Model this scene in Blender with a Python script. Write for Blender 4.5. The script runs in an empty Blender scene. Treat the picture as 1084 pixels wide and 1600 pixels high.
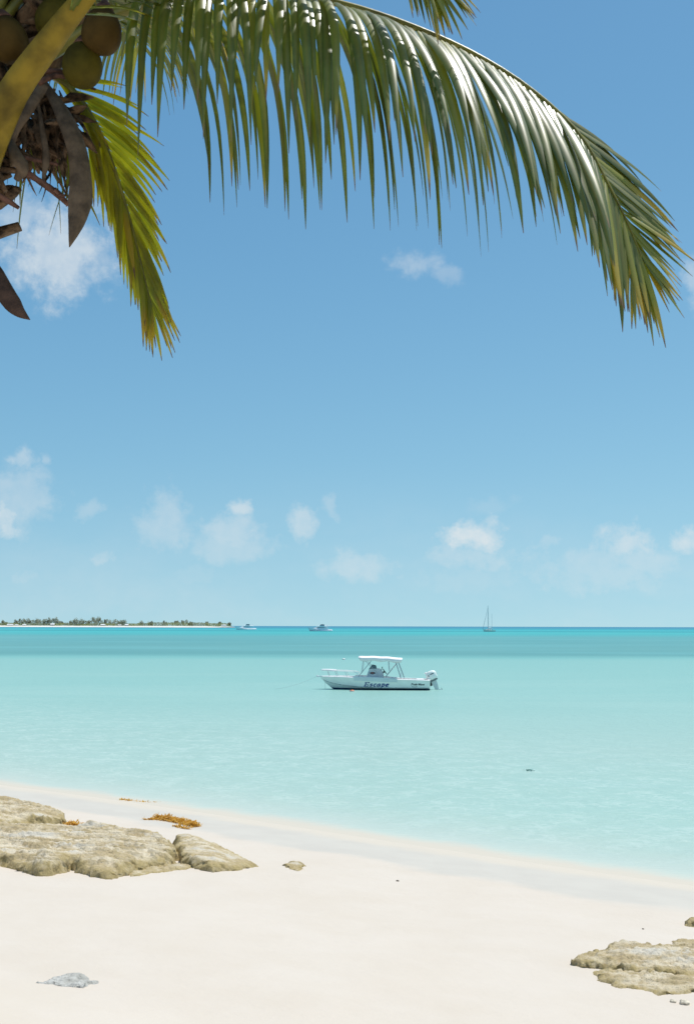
import bpy, bmesh, math, random
from mathutils import Vector, Matrix, noise
R = math.radians
random.seed(7)
scene = bpy.context.scene
COL = scene.collection

# ------------------------------------------------------------------ camera
F = 1800.0                      # focal length in photo pixels (1084 x 1600)
CAM = Vector((0, 0, 4.3))
PITCH, ROLL = 5.66, 0.16
cd = bpy.data.cameras.new("camera")
cd.sensor_fit = 'VERTICAL'; cd.sensor_height = 36.0; cd.lens = 36.0 * F / 1600
cd.clip_start = 0.05; cd.clip_end = 200000
cd.dof.use_dof = True; cd.dof.focus_distance = 60.0; cd.dof.aperture_fstop = 11.0
cam = bpy.data.objects.new("camera", cd); COL.objects.link(cam)
CROT = Matrix.Rotation(R(90 + PITCH), 3, 'X') @ Matrix.Rotation(R(ROLL), 3, 'Z')
cam.matrix_world = Matrix.Translation(CAM) @ CROT.to_4x4()
scene.camera = cam

# ------------------------------------------------------------------ light
SUN_EL, SUN_AZ = 72.0, 62.0     # azimuth clockwise from +Y
SKY_STRENGTH = 0.11
scene.view_settings.view_transform = 'Standard'
scene.view_settings.look = 'None'
scene.view_settings.gamma = 1.0
scene.view_settings.use_curve_mapping = False
scene.view_settings.exposure = 0.10
sd = bpy.data.lights.new("sun", 'SUN'); sd.energy = 4.1; sd.angle = R(0.53); sd.color = (1, .965, .90)
so = bpy.data.objects.new("sun", sd); COL.objects.link(so)
so.rotation_euler = (R(90 - SUN_EL), 0, R(180 - SUN_AZ))
so.location = (0, 0, 50)


def pdir(px, py):
    """world direction through a photo pixel"""
    return CROT @ Vector(((px - 542) / F, (800 - py) / F, -1.0))


def P(px, py, Y):
    """the world point seen at a photo pixel at forward distance Y"""
    d = pdir(px, py)
    return CAM + d * (Y / d.y)


# ------------------------------------------------------------------ node helpers
class NT:
    def __init__(s, tree):
        s.t = tree; s.n = tree.nodes; s.l = tree.links

    def new(s, typ, **kw):
        n = s.n.new(typ)
        for k, v in kw.items():
            setattr(n, k, v)
        return n

    def put(s, node, key, v):
        if isinstance(v, bpy.types.NodeSocket):
            s.l.new(v, node.inputs[key])
        elif v is not None:
            node.inputs[key].default_value = v

    def math(s, op, a, b=None, c=None, clamp=False):
        n = s.new('ShaderNodeMath', operation=op, use_clamp=clamp)
        s.put(n, 0, a); s.put(n, 1, b)
        if c is not None: s.put(n, 2, c)
        return n.outputs[0]

    def vmath(s, op, a, b=None, out=0):
        n = s.new('ShaderNodeVectorMath', operation=op)
        s.put(n, 0, a)
        if b is not None: s.put(n, 1, b)
        return n.outputs[out]

    def mix(s, f, a, b, mode='MIX'):
        n = s.new('ShaderNodeMix', data_type='RGBA', blend_type=mode)
        s.put(n, 0, f)
        for k, v in ((6, a), (7, b)):
            if isinstance(v, tuple): v = v if len(v) == 4 else v + (1,)
            s.put(n, k, v)
        return n.outputs[2]

    def ramp(s, v, a, b, lo=0.0, hi=1.0, smooth=True):
        n = s.new('ShaderNodeMapRange', interpolation_type='SMOOTHSTEP' if smooth else 'LINEAR')
        s.put(n, 0, v); s.put(n, 1, a); s.put(n, 2, b); s.put(n, 3, lo); s.put(n, 4, hi)
        return n.outputs[0]

    def cramp(s, v, stops):
        n = s.new('ShaderNodeValToRGB')
        e = n.color_ramp.elements
        while len(e) > 1: e.remove(e[-1])
        for i, (p, c) in enumerate(stops):
            el = e[0] if i == 0 else e.new(p)
            el.position = p; el.color = c if len(c) == 4 else tuple(c) + (1,)
        s.put(n, 0, v)
        return n.outputs[0]

    def noise(s, vec, scale, detail=4, rough=.55, dist=0.0, out=0):
        n = s.new('ShaderNodeTexNoise')
        s.put(n, 'Vector', vec); s.put(n, 'Scale', scale); s.put(n, 'Detail', detail)
        s.put(n, 'Roughness', rough); s.put(n, 'Distortion', dist)
        return n.outputs[out]

    def bump(s, h, strength, dist, normal=None):
        n = s.new('ShaderNodeBump')
        s.put(n, 'Strength', strength); s.put(n, 'Distance', dist); s.put(n, 'Height', h)
        if normal is not None: s.put(n, 'Normal', normal)
        return n.outputs[0]

    def scalev(s, vec, sc):
        n = s.new('ShaderNodeVectorMath', operation='MULTIPLY')
        s.put(n, 0, vec); n.inputs[1].default_value = sc
        return n.outputs[0]


def material(name):
    m = bpy.data.materials.new(name); m.use_nodes = True
    t = NT(m.node_tree)
    for n in list(t.n):
        if n.type == 'BSDF_PRINCIPLED': b = n
    return m, t, b


def simple(name, col, rough=.5, spec=.5, metal=0.0, var=.12, scale=6.0, bump=0.0, coat=0.0):
    m, t, b = material(name)
    tc = t.new('ShaderNodeTexCoord').outputs['Object']
    f = t.noise(tc, scale, 4)
    dark = tuple(c * (1 - var * 1.6) for c in col); lite = tuple(min(1, c * (1 + var)) for c in col)
    c = t.mix(t.ramp(f, .3, .7), dark, lite)
    t.put(b, 'Base Color', c); b.inputs['Roughness'].default_value = rough
    b.inputs['Specular IOR Level'].default_value = spec
    b.inputs['Metallic'].default_value = metal
    b.inputs['Coat Weight'].default_value = coat
    if bump: t.put(b, 'Normal', t.bump(t.noise(tc, scale * 6, 5), .6, bump))
    return m


# ------------------------------------------------------------------ world: Nishita sky + far clouds
world = bpy.data.worlds.new("World"); scene.world = world
world.use_nodes = True
W = NT(world.node_tree)
bg = next(n for n in W.n if n.type == 'BACKGROUND')
sky = W.new('ShaderNodeTexSky', sky_type='NISHITA')
sky.sun_disc = False
sky.sun_elevation = R(SUN_EL); sky.sun_rotation = R(SUN_AZ)
sky.air_density = 1.0; sky.dust_density = 0.4; sky.ozone_density = 2.0; sky.altitude = 0
bg.inputs['Strength'].default_value = SKY_STRENGTH
direc = W.new('ShaderNodeTexCoord').outputs['Generated']
sx = W.new('ShaderNodeSeparateXYZ'); W.l.new(direc, sx.inputs[0])
az = W.math('ARCTAN2', sx.outputs[0], sx.outputs[1]); el = W.math('ARCSINE', sx.outputs[2])
cv = W.new('ShaderNodeCombineXYZ'); W.l.new(az, cv.inputs[0]); W.l.new(el, cv.inputs[1])
aev = cv.outputs[0]
wn = W.noise(aev, 34, 7, .62, 0, 1)
warp = W.vmath('ADD', aev, W.scalev(W.vmath('SUBTRACT', wn, (.5, .5, .5)), (.042, .030, 0)))
wn2 = W.noise(aev, 9, 3, .5, 0, 1)
warp = W.vmath('ADD', warp, W.scalev(W.vmath('SUBTRACT', wn2, (.5, .5, .5)), (.03, .02, 0)))
CLOUDS = [  # centre px, half size px, opacity
    (95, 385, 145, 100, .66), (30, 330, 80, 60, .45), (150, 400, 70, 50, .35),
    (650, 412, 55, 30, .34), (695, 425, 40, 22, .22), (1085, 440, 30, 55, .40),
    (28, 725, 34, 34, .42), (45, 782, 60, 40, .34), (0, 806, 42, 42, .62), (70, 722, 20, 16, .28),
    (140, 795, 34, 26, .26), (268, 802, 58, 52, .36), (376, 800, 30, 26, .58), (365, 832, 78, 36, .42),
    (474, 820, 32, 40, .48), (516, 790, 26, 22, .26), (163, 880, 34, 20, .34), (40, 900, 42, 20, .26),
    (735, 838, 72, 38, .80), (765, 835, 40, 32, .55), (545, 884, 80, 34, .42), (855, 846, 32, 18, .28),
    (975, 848, 66, 40, .55), (1066, 848, 50, 42, .62), (300, 900, 70, 30, .16), (930, 890, 200, 50, .30), (360, 852, 120, 40, .34), (740, 868, 110, 30, .36), (1010, 872, 130, 40, .36), (560, 884, 120, 40, .36), (262, 822, 80, 60, .34), (20, 780, 90, 80, .34),
    (720, 905, 180, 45, .18), (770, 795, 60, 22, .12),
]
mask = None
fb = W.math('ADD', W.math('SUBTRACT', W.noise(aev, 26, 7, .60), .5), W.math('MULTIPLY', W.math('SUBTRACT', W.noise(aev, 75, 6, .62), .5), .75))
for (px, py, hx, hy, op) in CLOUDS:
    d = pdir(px, py).normalized(); a, e = math.atan2(d.x, d.y), math.asin(d.z)
    v = W.scalev(W.vmath('SUBTRACT', warp, (a, e, 0)), (F / hx, F / hy, 0))
    r = W.vmath('LENGTH', v, out=1)
    mm = W.ramp(W.math('ADD', W.math('SUBTRACT', 1.0, r), W.math('MULTIPLY', fb, 1.35)), .05, .85, 0, min(1, op * 1.02))
    mask = mm if mask is None else W.math('MAXIMUM', mask, mm)
# the same kind of small trade wind clouds go on all round, low above the horizon
g = W.noise(W.scalev(warp, (5, 9, 0)), 1.0, 5, .55)
outside = W.ramp(W.math('ABSOLUTE', az), .34, .6)
low = W.math('MULTIPLY', W.ramp(el, .02, .06), W.ramp(el, .42, .15))
gen = W.math('MULTIPLY', W.math('MULTIPLY', W.ramp(g, .55, .75, 0, .6), outside), low)
mask = W.math('MAXIMUM', mask, gen)
hz = W.math('MULTIPLY', W.ramp(el, .15, .0), W.ramp(W.noise(W.scalev(warp, (4, 14, 0)), 1.0, 4, .55), .3, .7, .04, .22))
mask = W.math('MAXIMUM', mask, hz)
detail = W.ramp(W.noise(aev, 60, 6, .6), .25, .7, .75, 1.05)
mask = W.math('MULTIPLY', mask, detail, clamp=True)
# the camera's rendering of the blue: each channel a power law of the physical sky; the lowest haze is sampled a little above the horizon
v3 = W.new('ShaderNodeSeparateXYZ'); W.l.new(direc, v3.inputs[0])
v4 = W.new('ShaderNodeCombineXYZ'); W.l.new(v3.outputs[0], v4.inputs[0]); W.l.new(v3.outputs[1], v4.inputs[1])
zz = W.math('MAXIMUM', v3.outputs[2], 0.0)
W.l.new(W.math('ADD', W.math('MULTIPLY', zz, W.math('ADD', W.math('MULTIPLY', zz, .7), .6)), .12), v4.inputs[2])
W.l.new(W.vmath('NORMALIZE', v4.outputs[0]), sky.inputs['Vector'])
sr = W.new('ShaderNodeSeparateColor'); W.l.new(sky.outputs[0], sr.inputs[0])
cr = W.new('ShaderNodeCombineColor')
for i, (gain, pw) in enumerate(((1.19, 1.25), (1.10, .96), (.93, .72))):
    k = W.math('POWER', W.math('MULTIPLY', sr.outputs[i], SKY_STRENGTH), pw)
    W.l.new(W.math('MULTIPLY', k, gain / SKY_STRENGTH), cr.inputs[i])
cloudc = (6.3, 6.75, 6.95, 1)
W.l.new(W.mix(mask, cr.outputs[0], cloudc), bg.inputs['Color'])


# ------------------------------------------------------------------ mesh helpers
class MB:
    def __init__(s): s.v = []; s.f = []; s.m = []; s.att = []

    def add(s, vs, fs, mi=0):
        o = len(s.v); s.v += [tuple(v) for v in vs]
        s.f += [tuple(i + o for i in f) for f in fs]; s.m += [mi] * len(fs)

    def box(s, c, size, rot=None, mi=0, taper=1.0):
        x, y, z = (k / 2 for k in size)
        vs = [Vector((sx * x * (taper if sz > 0 else 1), sy * y * (taper if sz > 0 else 1), sz * z)) for sx in (-1, 1) for sy in (-1, 1) for sz in (-1, 1)]
        if rot: vs = [rot @ v for v in vs]
        s.add([v + Vector(c) for v in vs], [(0, 1, 3, 2), (4, 6, 7, 5), (0, 4, 5, 1), (2, 3, 7, 6), (0, 2, 6, 4), (1, 5, 7, 3)], mi)

    def tube(s, pts, rad, n=8, mi=0, flat=1.0, cap=True, up=None):
        pts = [Vector(p) for p in pts]
        if not isinstance(rad, (list, tuple)): rad = [rad] * len(pts)
        rings = []; ref = Vector(up) if up else None
        for i, p in enumerate(pts):
            t = (pts[min(i + 1, len(pts) - 1)] - pts[max(i - 1, 0)]).normalized()
            if ref is None: ref = Vector((0, 0, 1)) if abs(t.z) < .9 else Vector((1, 0, 0))
            a = t.cross(ref)
            if a.length < 1e-5: a = t.orthogonal()
            a.normalize(); b = a.cross(t).normalized()
            if up is None: ref = b
            rings.append([p + a * math.cos(2 * math.pi * k / n) * rad[i] + b * math.sin(2 * math.pi * k / n) * rad[i] * flat for k in range(n)])
        vs = [v for r in rings for v in r]; fs = []
        for i in range(len(pts) - 1):
            for k in range(n):
                fs.append((i * n + k, i * n + (k + 1) % n, (i + 1) * n + (k + 1) % n, (i + 1) * n + k))
        if cap: fs += [tuple(range(n))[::-1], tuple((len(pts) - 1) * n + k for k in range(n))]
        s.add(vs, fs, mi)

    def loft(s, sections, mi=0, close=False, cap=False):
        n = len(sections[0]); vs = [v for r in sections for v in r]; fs = []
        for i in range(len(sections) - 1):
            for k in range(n if close else n - 1):
                fs.append((i * n + k, i * n + (k + 1) % n, (i + 1) * n + (k + 1) % n, (i + 1) * n + k))
        if cap: fs += [tuple(range(n))[::-1], tuple((len(sections) - 1) * n + k for k in range(n))]
        s.add(vs, fs, mi)

    def prism(s, poly, y0, y1, mi=0):
        """poly in xz, extruded along y"""
        n = len(poly)
        vs = [(p[0], y0, p[1]) for p in poly] + [(p[0], y1, p[1]) for p in poly]
        fs = [tuple(range(n)), tuple(range(n, 2 * n))[::-1]] + [(k, k + n, (k + 1) % n + n, (k + 1) % n) for k in range(n)]
        s.add(vs, fs, mi)

    def build(s, name, mats, parent=None, smooth=False, loc=None, bevel=0.0):
        me = bpy.data.meshes.new(name); me.from_pydata(s.v, [], s.f)
        for m in (mats if isinstance(mats, (list, tuple)) else [mats]): me.materials.append(m)
        me.polygons.foreach_set('material_index', s.m)
        me.polygons.foreach_set('use_smooth', [smooth] * len(s.f))
        bm = bmesh.new(); bm.from_mesh(me); bmesh.ops.recalc_face_normals(bm, faces=bm.faces)
        if bevel: bmesh.ops.bevel(bm, geom=bm.edges[:], offset=bevel, segments=2, affect='EDGES', clamp_overlap=True)
        bm.to_mesh(me); bm.free()
        return link(name, me, parent, loc)


def link(name, me, parent=None, loc=None):
    o = bpy.data.objects.new(name, me); COL.objects.link(o)
    if parent: o.parent = parent
    if loc is not None: o.location = loc
    return o


def tag(o, label=None, cat=None, group=None, kind=None):
    if label: o['label'] = label
    if cat: o['category'] = cat
    if group: o['group'] = group
    if kind: o['kind'] = kind
    return o


def empty(name, loc, rz=0, label=None, cat=None, group=None):
    o = bpy.data.objects.new(name, None); COL.objects.link(o)
    o.location = loc; o.rotation_euler = (0, 0, rz); o.empty_display_size = .2
    return tag(o, label, cat, group)


def copy_tree(o, parent=None):
    c = o.copy(); COL.objects.link(c); c.parent = parent
    for ch in list(o.children): copy_tree(ch, c)
    return c


def sstep(a, b, x):
    t = max(0, min(1, (x - a) / (b - a))); return t * t * (3 - 2 * t)


def lerpkeys(keys, t):
    if t <= keys[0][0]: return keys[0][1]
    for (a, va), (b, vb) in zip(keys, keys[1:]):
        if t <= b:
            f = (t - a) / (b - a)
            if isinstance(va, (int, float)): return va + (vb - va) * f
            return Vector(va).lerp(Vector(vb), f)
    return keys[-1][1]


def catmull(pts, n):
    pts = [Vector(p) for p in pts]; q = [2 * pts[0] - pts[1]] + pts + [2 * pts[-1] - pts[-2]]
    out = []
    for i in range(n):
        u = i / (n - 1) * (len(pts) - 1); k = min(int(u), len(pts) - 2); t = u - k
        a, b, c, d = q[k:k + 4]
        out.append(.5 * ((2 * b) + (c - a) * t + (2 * a - 5 * b + 4 * c - d) * t * t + (3 * b - a - 3 * c + d) * t ** 3))
    return out


# ------------------------------------------------------------------ terrain
NX, NY, S0 = .642, .767, 18.25


def shore(x, y):
    """metres inland of the waterline (negative: out in the water)"""
    a = NY * x - NX * y
    return S0 - (NX * x + NY * y) + .22 * math.sin(.23 * a + .6) + .0447 * max(0, min(45, a + 40)) - .58


def ground(x, y):
    s = shore(x, y)
    if s < 0: return max(-2.6, .085 * s)
    z = .085 * s + .02 * min(s, 12) * sstep(0, 8, s) * .5
    if s > 12.5: z += .13 * (min(s, 22) - 12.5)
    if s > 22: z -= .06 * (s - 22)
    z += .035 * noise.noise((x * .35, y * .35, 1.3)) * sstep(2.5, 6, s) + .012 * noise.noise((x * 1.4, y * 1.4, 5)) * sstep(3, 6, s)
    return z


def on_ground(px, py):
    d = pdir(px, py).normalized(); t = 2.0
    while t < 300:
        p = CAM + d * t
        if p.z <= ground(p.x, p.y):
            lo, hi = t - .1, t
            for _ in range(20):
                m = (lo + hi) / 2; q = CAM + d * m
                if q.z <= ground(q.x, q.y): hi = m
                else: lo = m
            return CAM + d * hi
        t += .1
    return CAM + d * t


# sand: base colour, damp band along the waterline, tan swash line
msand, t, b = material("sand")
pos = t.new('ShaderNodeNewGeometry').outputs['Position']
nz = t.noise(pos, .9, 5, .6)
sfield = t.new('ShaderNodeAttribute', attribute_name='shore').outputs['Fac']
sw = t.math('ADD', sfield, t.math('MULTIPLY', t.math('SUBTRACT', t.noise(pos, .45, 3, .5), .5), 2.0))
damp = t.ramp(sw, 3.0, 2.4)
sw2 = t.math('ADD', sfield, t.math('MULTIPLY', t.math('SUBTRACT', t.noise(pos, .5, 5, .6), .5), 1.3))
swash = t.math('MULTIPLY', t.ramp(sw2, -.9, -.1), t.ramp(sw2, 1.0, .3))
grain = t.noise(pos, 260, 3, .7)
dry = t.mix(t.ramp(nz, .25, .75), (.566, .497, .418), (.590, .525, .452))
dry = t.mix(t.ramp(grain, .62, .74, 0, .25), dry, (.40, .35, .27))
wet = t.mix(t.ramp(nz, .3, .7), (.513, .472, .410), (.543, .502, .435))
c = t.mix(damp, dry, wet)
c = t.mix(t.math('MULTIPLY', swash, .8), c, (.60, .525, .425))
t.put(b, 'Base Color', c)
t.put(b, 'Roughness', t.ramp(damp, 0, 1, .95, .6, False)); b.inputs['Specular IOR Level'].default_value = .2
h1 = t.noise(pos, 5.5, 4, .55); h2 = t.noise(pos, 70, 4, .65)
nb = t.bump(h1, t.ramp(damp, 0, 1, .22, .05, False), .05)
t.put(b, 'Normal', t.bump(h2, t.ramp(damp, 0, 1, .4, .08, False), .006, nb))


def axis(lo, hi, flo, fhi, fine, grow):
    a = []; x = flo
    while x <= fhi: a.append(x); x += fine
    st = fine; x = a[-1]
    while x < hi: st *= grow; x += st; a.append(x)
    st = fine; x = flo; pre = []
    while x > lo: st *= grow; x -= st; pre.append(x)
    return pre[::-1] + a


xs = axis(-260, 260, -13, 13, .22, 1.12); ys = axis(-120, 260, 4, 36, .22, 1.12)
vs = [(x, y, ground(x, y)) for y in ys for x in xs]
nx = len(xs)
fs = [(j * nx + i, j * nx + i + 1, (j + 1) * nx + i + 1, (j + 1) * nx + i) for j in range(len(ys) - 1) for i in range(nx - 1)]
me = bpy.data.meshes.new("beach_sand"); me.from_pydata(vs, [], fs); me.materials.append(msand)
me.polygons.foreach_set('use_smooth', [True] * len(fs))
at = me.attributes.new('shore', 'FLOAT', 'POINT'); at.data.foreach_set('value', [shore(x, y) for y in ys for x in xs])
tag(link("beach_sand", me), "smooth pale sand beach sloping down to the water", kind='structure')

# ------------------------------------------------------------------ water
mwater, t, b = material("sea_water")
t.n.remove(b)
outn = next(n for n in t.n if n.type == 'OUTPUT_MATERIAL')
pos = t.new('ShaderNodeNewGeometry').outputs['Position']
sp = t.new('ShaderNodeSeparateXYZ'); t.l.new(pos, sp.inputs[0])
X, Y = sp.outputs[0], sp.outputs[1]
sraw = t.math('SUBTRACT', t.math('ADD', t.math('MULTIPLY', X, NX), t.math('MULTIPLY', Y, NY)), S0)
along = t.math('SUBTRACT', t.math('MULTIPLY', X, NY), t.math('MULTIPLY', Y, NX))
curve = t.math('MULTIPLY', t.math('SINE', t.math('ADD', t.math('MULTIPLY', along, .23), .6)), .22)
curve = t.math('ADD', curve, t.ramp(along, -40, 5, -.58, 1.4315, False))
off = t.math('SUBTRACT', sraw, curve)            # metres off the waterline
# bottom colour seen through the water, by distance out (log scale along the view of the bay)
lg = t.math('LOGARITHM', t.math('MAXIMUM', Y, 5.0), 10.0)
wob = t.noise(t.scalev(pos, (.004, .012, 0)), 1.0, 4, .6)
lgw = t.math('ADD', lg, t.math('MULTIPLY', t.math('SUBTRACT', wob, .5), .10))
L = lambda d: math.log10(d)
N0, N1 = 1.2, 4.9
st = lambda d: (L(d) - N0) / (N1 - N0)
wcol = t.cramp(t.math('DIVIDE', t.math('SUBTRACT', lgw, N0), N1 - N0), [
    (st(16), (0.378, 0.520, 0.451)), (st(27), (0.338, 0.511, 0.447)), (st(40), (0.345, 0.494, 0.437)), (st(75), (0.262, 0.468, 0.423)), (st(150), (0.229, 0.447, 0.409)),
    (st(160), (0.180, 0.423, 0.393)), (st(176), (0.104, 0.298, 0.291)), (st(230), (0.113, 0.315, 0.307)), (st(330), (0.099, 0.306, 0.307)), (st(480), (0.095, 0.326, 0.326)), (st(640), (0.054, 0.360, 0.365)),
    (st(900), (0.045, 0.395, 0.396)), (st(960), (0.023, 0.260, 0.288)), (st(1060), (0.023, 0.268, 0.295)), (st(1150), (0.041, 0.377, 0.396)), (st(1900), (0.020, 0.301, 0.349)), (st(2800), (.026, .225, .315)), (st(6000), (.032, .205, .31)), (st(60000), (.036, .20, .31))])
# sea grass patches inside the darker belt, sandy blotches in the shallows
gp = t.noise(t.scalev(pos, (.012, .030, 0)), 1.0, 5, .6)
belt = t.math('MULTIPLY', t.ramp(lg, L(168), L(190)), t.ramp(lg, L(560), L(400)))
wcol = t.mix(t.math('MULTIPLY', belt, t.ramp(gp, .42, .70, 0, .55)), wcol, (.14, .385, .385))
sb = t.noise(t.scalev(pos, (.03, .09, 0)), 1.0, 5, .6)
wcol = t.mix(t.math('MULTIPLY', t.ramp(lg, L(150), L(60)), t.ramp(sb, .35, .7, 0, .35)), wcol, (.36, .53, .475))
# caustic net on the sand of the shallows
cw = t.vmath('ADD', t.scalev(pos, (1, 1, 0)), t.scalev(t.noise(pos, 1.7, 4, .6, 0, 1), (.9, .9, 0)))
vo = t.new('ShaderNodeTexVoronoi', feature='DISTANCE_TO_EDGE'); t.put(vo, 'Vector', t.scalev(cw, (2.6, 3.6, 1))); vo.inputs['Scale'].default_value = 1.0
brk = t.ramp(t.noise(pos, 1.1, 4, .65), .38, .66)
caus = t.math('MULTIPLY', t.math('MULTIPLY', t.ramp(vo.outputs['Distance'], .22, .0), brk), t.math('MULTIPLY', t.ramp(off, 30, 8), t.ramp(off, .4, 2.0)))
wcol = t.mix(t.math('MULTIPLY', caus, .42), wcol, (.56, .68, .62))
# the last inch of water over bright sand
edge = t.math('ADD', off, t.math('MULTIPLY', t.math('SUBTRACT', t.noise(pos, .55, 5, .6), .5), 1.5))
wcol = t.mix(t.math('EXPONENT', t.math('MULTIPLY', t.math('MAXIMUM', edge, 0.0), -.45)), wcol, (.56, .575, .50))
wcol = t.mix(t.ramp(edge, 1.0, .1), wcol, (.580, .520, .428))
wcol = t.mix(t.ramp(off, .45, .05), wcol, (.580, .520, .428))
# waves
wp = t.vmath('ADD', pos, t.scalev(t.noise(pos, .35, 2, .5, 0, 1), (1.2, 1.2, 0)))
w1 = t.noise(t.scalev(wp, (.9, 1.7, 1)), 1.0, 5, .62)
w2 = t.noise(t.scalev(wp, (4.0, 6.5, 1)), 1.0, 4, .6)
calm = t.ramp(off, .1, 3.0, .1, 1)
nrm = t.bump(w1, t.math('MULTIPLY', calm, .55), .22)
nrm = t.bump(w2, t.math('MULTIPLY', calm, .55), .05, nrm)
dif = t.new('ShaderNodeBsdfDiffuse'); t.put(dif, 'Color', wcol); t.put(dif, 'Normal', nrm)
gl = t.new('ShaderNodeBsdfGlossy'); gl.inputs['Roughness'].default_value = .16; t.put(gl, 'Normal', nrm)
fr = t.new('ShaderNodeFresnel'); fr.inputs['IOR'].default_value = 1.33; t.put(fr, 'Normal', nrm)
fac = t.math('MINIMUM', t.math('MULTIPLY', fr.outputs[0], t.ramp(off, 0, 2, .25, 1)), .24)
ms2 = t.new('ShaderNodeMixShader'); t.put(ms2, 0, fac)
t.l.new(dif.outputs[0], ms2.inputs[1]); t.l.new(gl.outputs[0], ms2.inputs[2])
t.l.new(ms2.outputs[0], outn.inputs['Surface'])
mb = MB(); ring = [(-400, -150), (400, -150)]
# fan of strips that reach the horizon
ysw = axis(-150, 90000, 0, 60, 4, 1.35)
for a, c2 in zip(ysw, ysw[1:]):
    ha, hb = 400 + abs(a) * 1.6, 400 + abs(c2) * 1.6
    n = 8
    va = [(-ha + 2 * ha * k / n, a, 0) for k in range(n + 1)]; vb = [(-hb + 2 * hb * k / n, c2, 0) for k in range(n + 1)]
    mb.add(va + vb, [(k, k + 1, n + 2 + k, n + 1 + k) for k in range(n)])
sea = mb.build("sea_water", mwater, smooth=True)
tag(sea, "clear turquoise sea with a darker belt of sea grass offshore", kind='structure')

# ------------------------------------------------------------------ beach rocks
mrock, t, b = material("beach_rock")
pos = t.new('ShaderNodeNewGeometry').outputs['Position']
stre = t.scalev(pos, (1, 2.2, 5))
n1 = t.noise(stre, 1.6, 6, .62); n2 = t.noise(pos, 9, 6, .7); n3 = t.noise(pos, 38, 4, .7); n4 = t.noise(stre, .8, 3, .5)
c = t.mix(t.ramp(n1, .40, .60), (.47, .375, .225), (.66, .575, .43))
c = t.mix(t.ramp(n2, .50, .68, 0, .75), c, (.36, .29, .155))
edge_tint = t.new('ShaderNodeAttribute', attribute_name='edge_tint').outputs['Fac']
c = t.mix(t.math('MULTIPLY', edge_tint, t.ramp(n2, .3, .6, .45, 1)), c, (.41, .32, .15))  # darker ochre tint, strongest along the outline of each slab
c = t.mix(t.ramp(n3, .56, .70, 0, .7), c, (.20, .155, .09))
sandy = t.math('MULTIPLY', t.ramp(t.math('ADD', n4, t.math('MULTIPLY', n2, .35)),   .72, .84), t.math('SUBTRACT', 1.0, edge_tint, clamp=True))
c = t.mix(t.math('MULTIPLY', sandy, .85), c, (.585, .545, .465))
t.put(b, 'Base Color', c); b.inputs['Roughness'].default_value = .92; b.inputs['Specular IOR Level'].default_value = .2
nb = t.bump(n2, .8, .045); t.put(b, 'Normal', t.bump(n3, .8, .018, nb))
mgrey, t, b = material("grey_stone")
pos = t.new('ShaderNodeNewGeometry').outputs['Position']
n1 = t.noise(pos, 7, 6, .65); n2 = t.noise(pos, 40, 5, .7)
c = t.mix(t.ramp(n1, .35, .65), (.40, .39, .35), (.55, .54, .50)); c = t.mix(t.ramp(n2, .55, .7, 0, .7), c, (.22, .20, .17))
t.put(b, 'Base Color', c); b.inputs['Roughness'].default_value = .9
t.put(b, 'Normal', t.bump(n2, .8, .02, t.bump(n1, .8, .05)))


def seg_dist(p, a, b2):
    ax, ay = a; bx, by = b2; dx, dy = bx - ax, by - ay
    tt = max(0, min(1, ((p[0] - ax) * dx + (p[1] - ay) * dy) / (dx * dx + dy * dy + 1e-12)))
    return math.hypot(p[0] - ax - dx * tt, p[1] - ay - dy * tt)


def poly_sd(p, poly):
    d = 1e9; ins = False; n = len(poly)
    for i in range(n):
        a, b2 = poly[i], poly[(i + 1) % n]
        d = min(d, seg_dist(p, a, b2))
        if (a[1] > p[1]) != (b2[1] > p[1]) and p[0] < (b2[0] - a[0]) * (p[1] - a[1]) / (b2[1] - a[1]) + a[0]: ins = not ins
    return d if ins else -d


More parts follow.
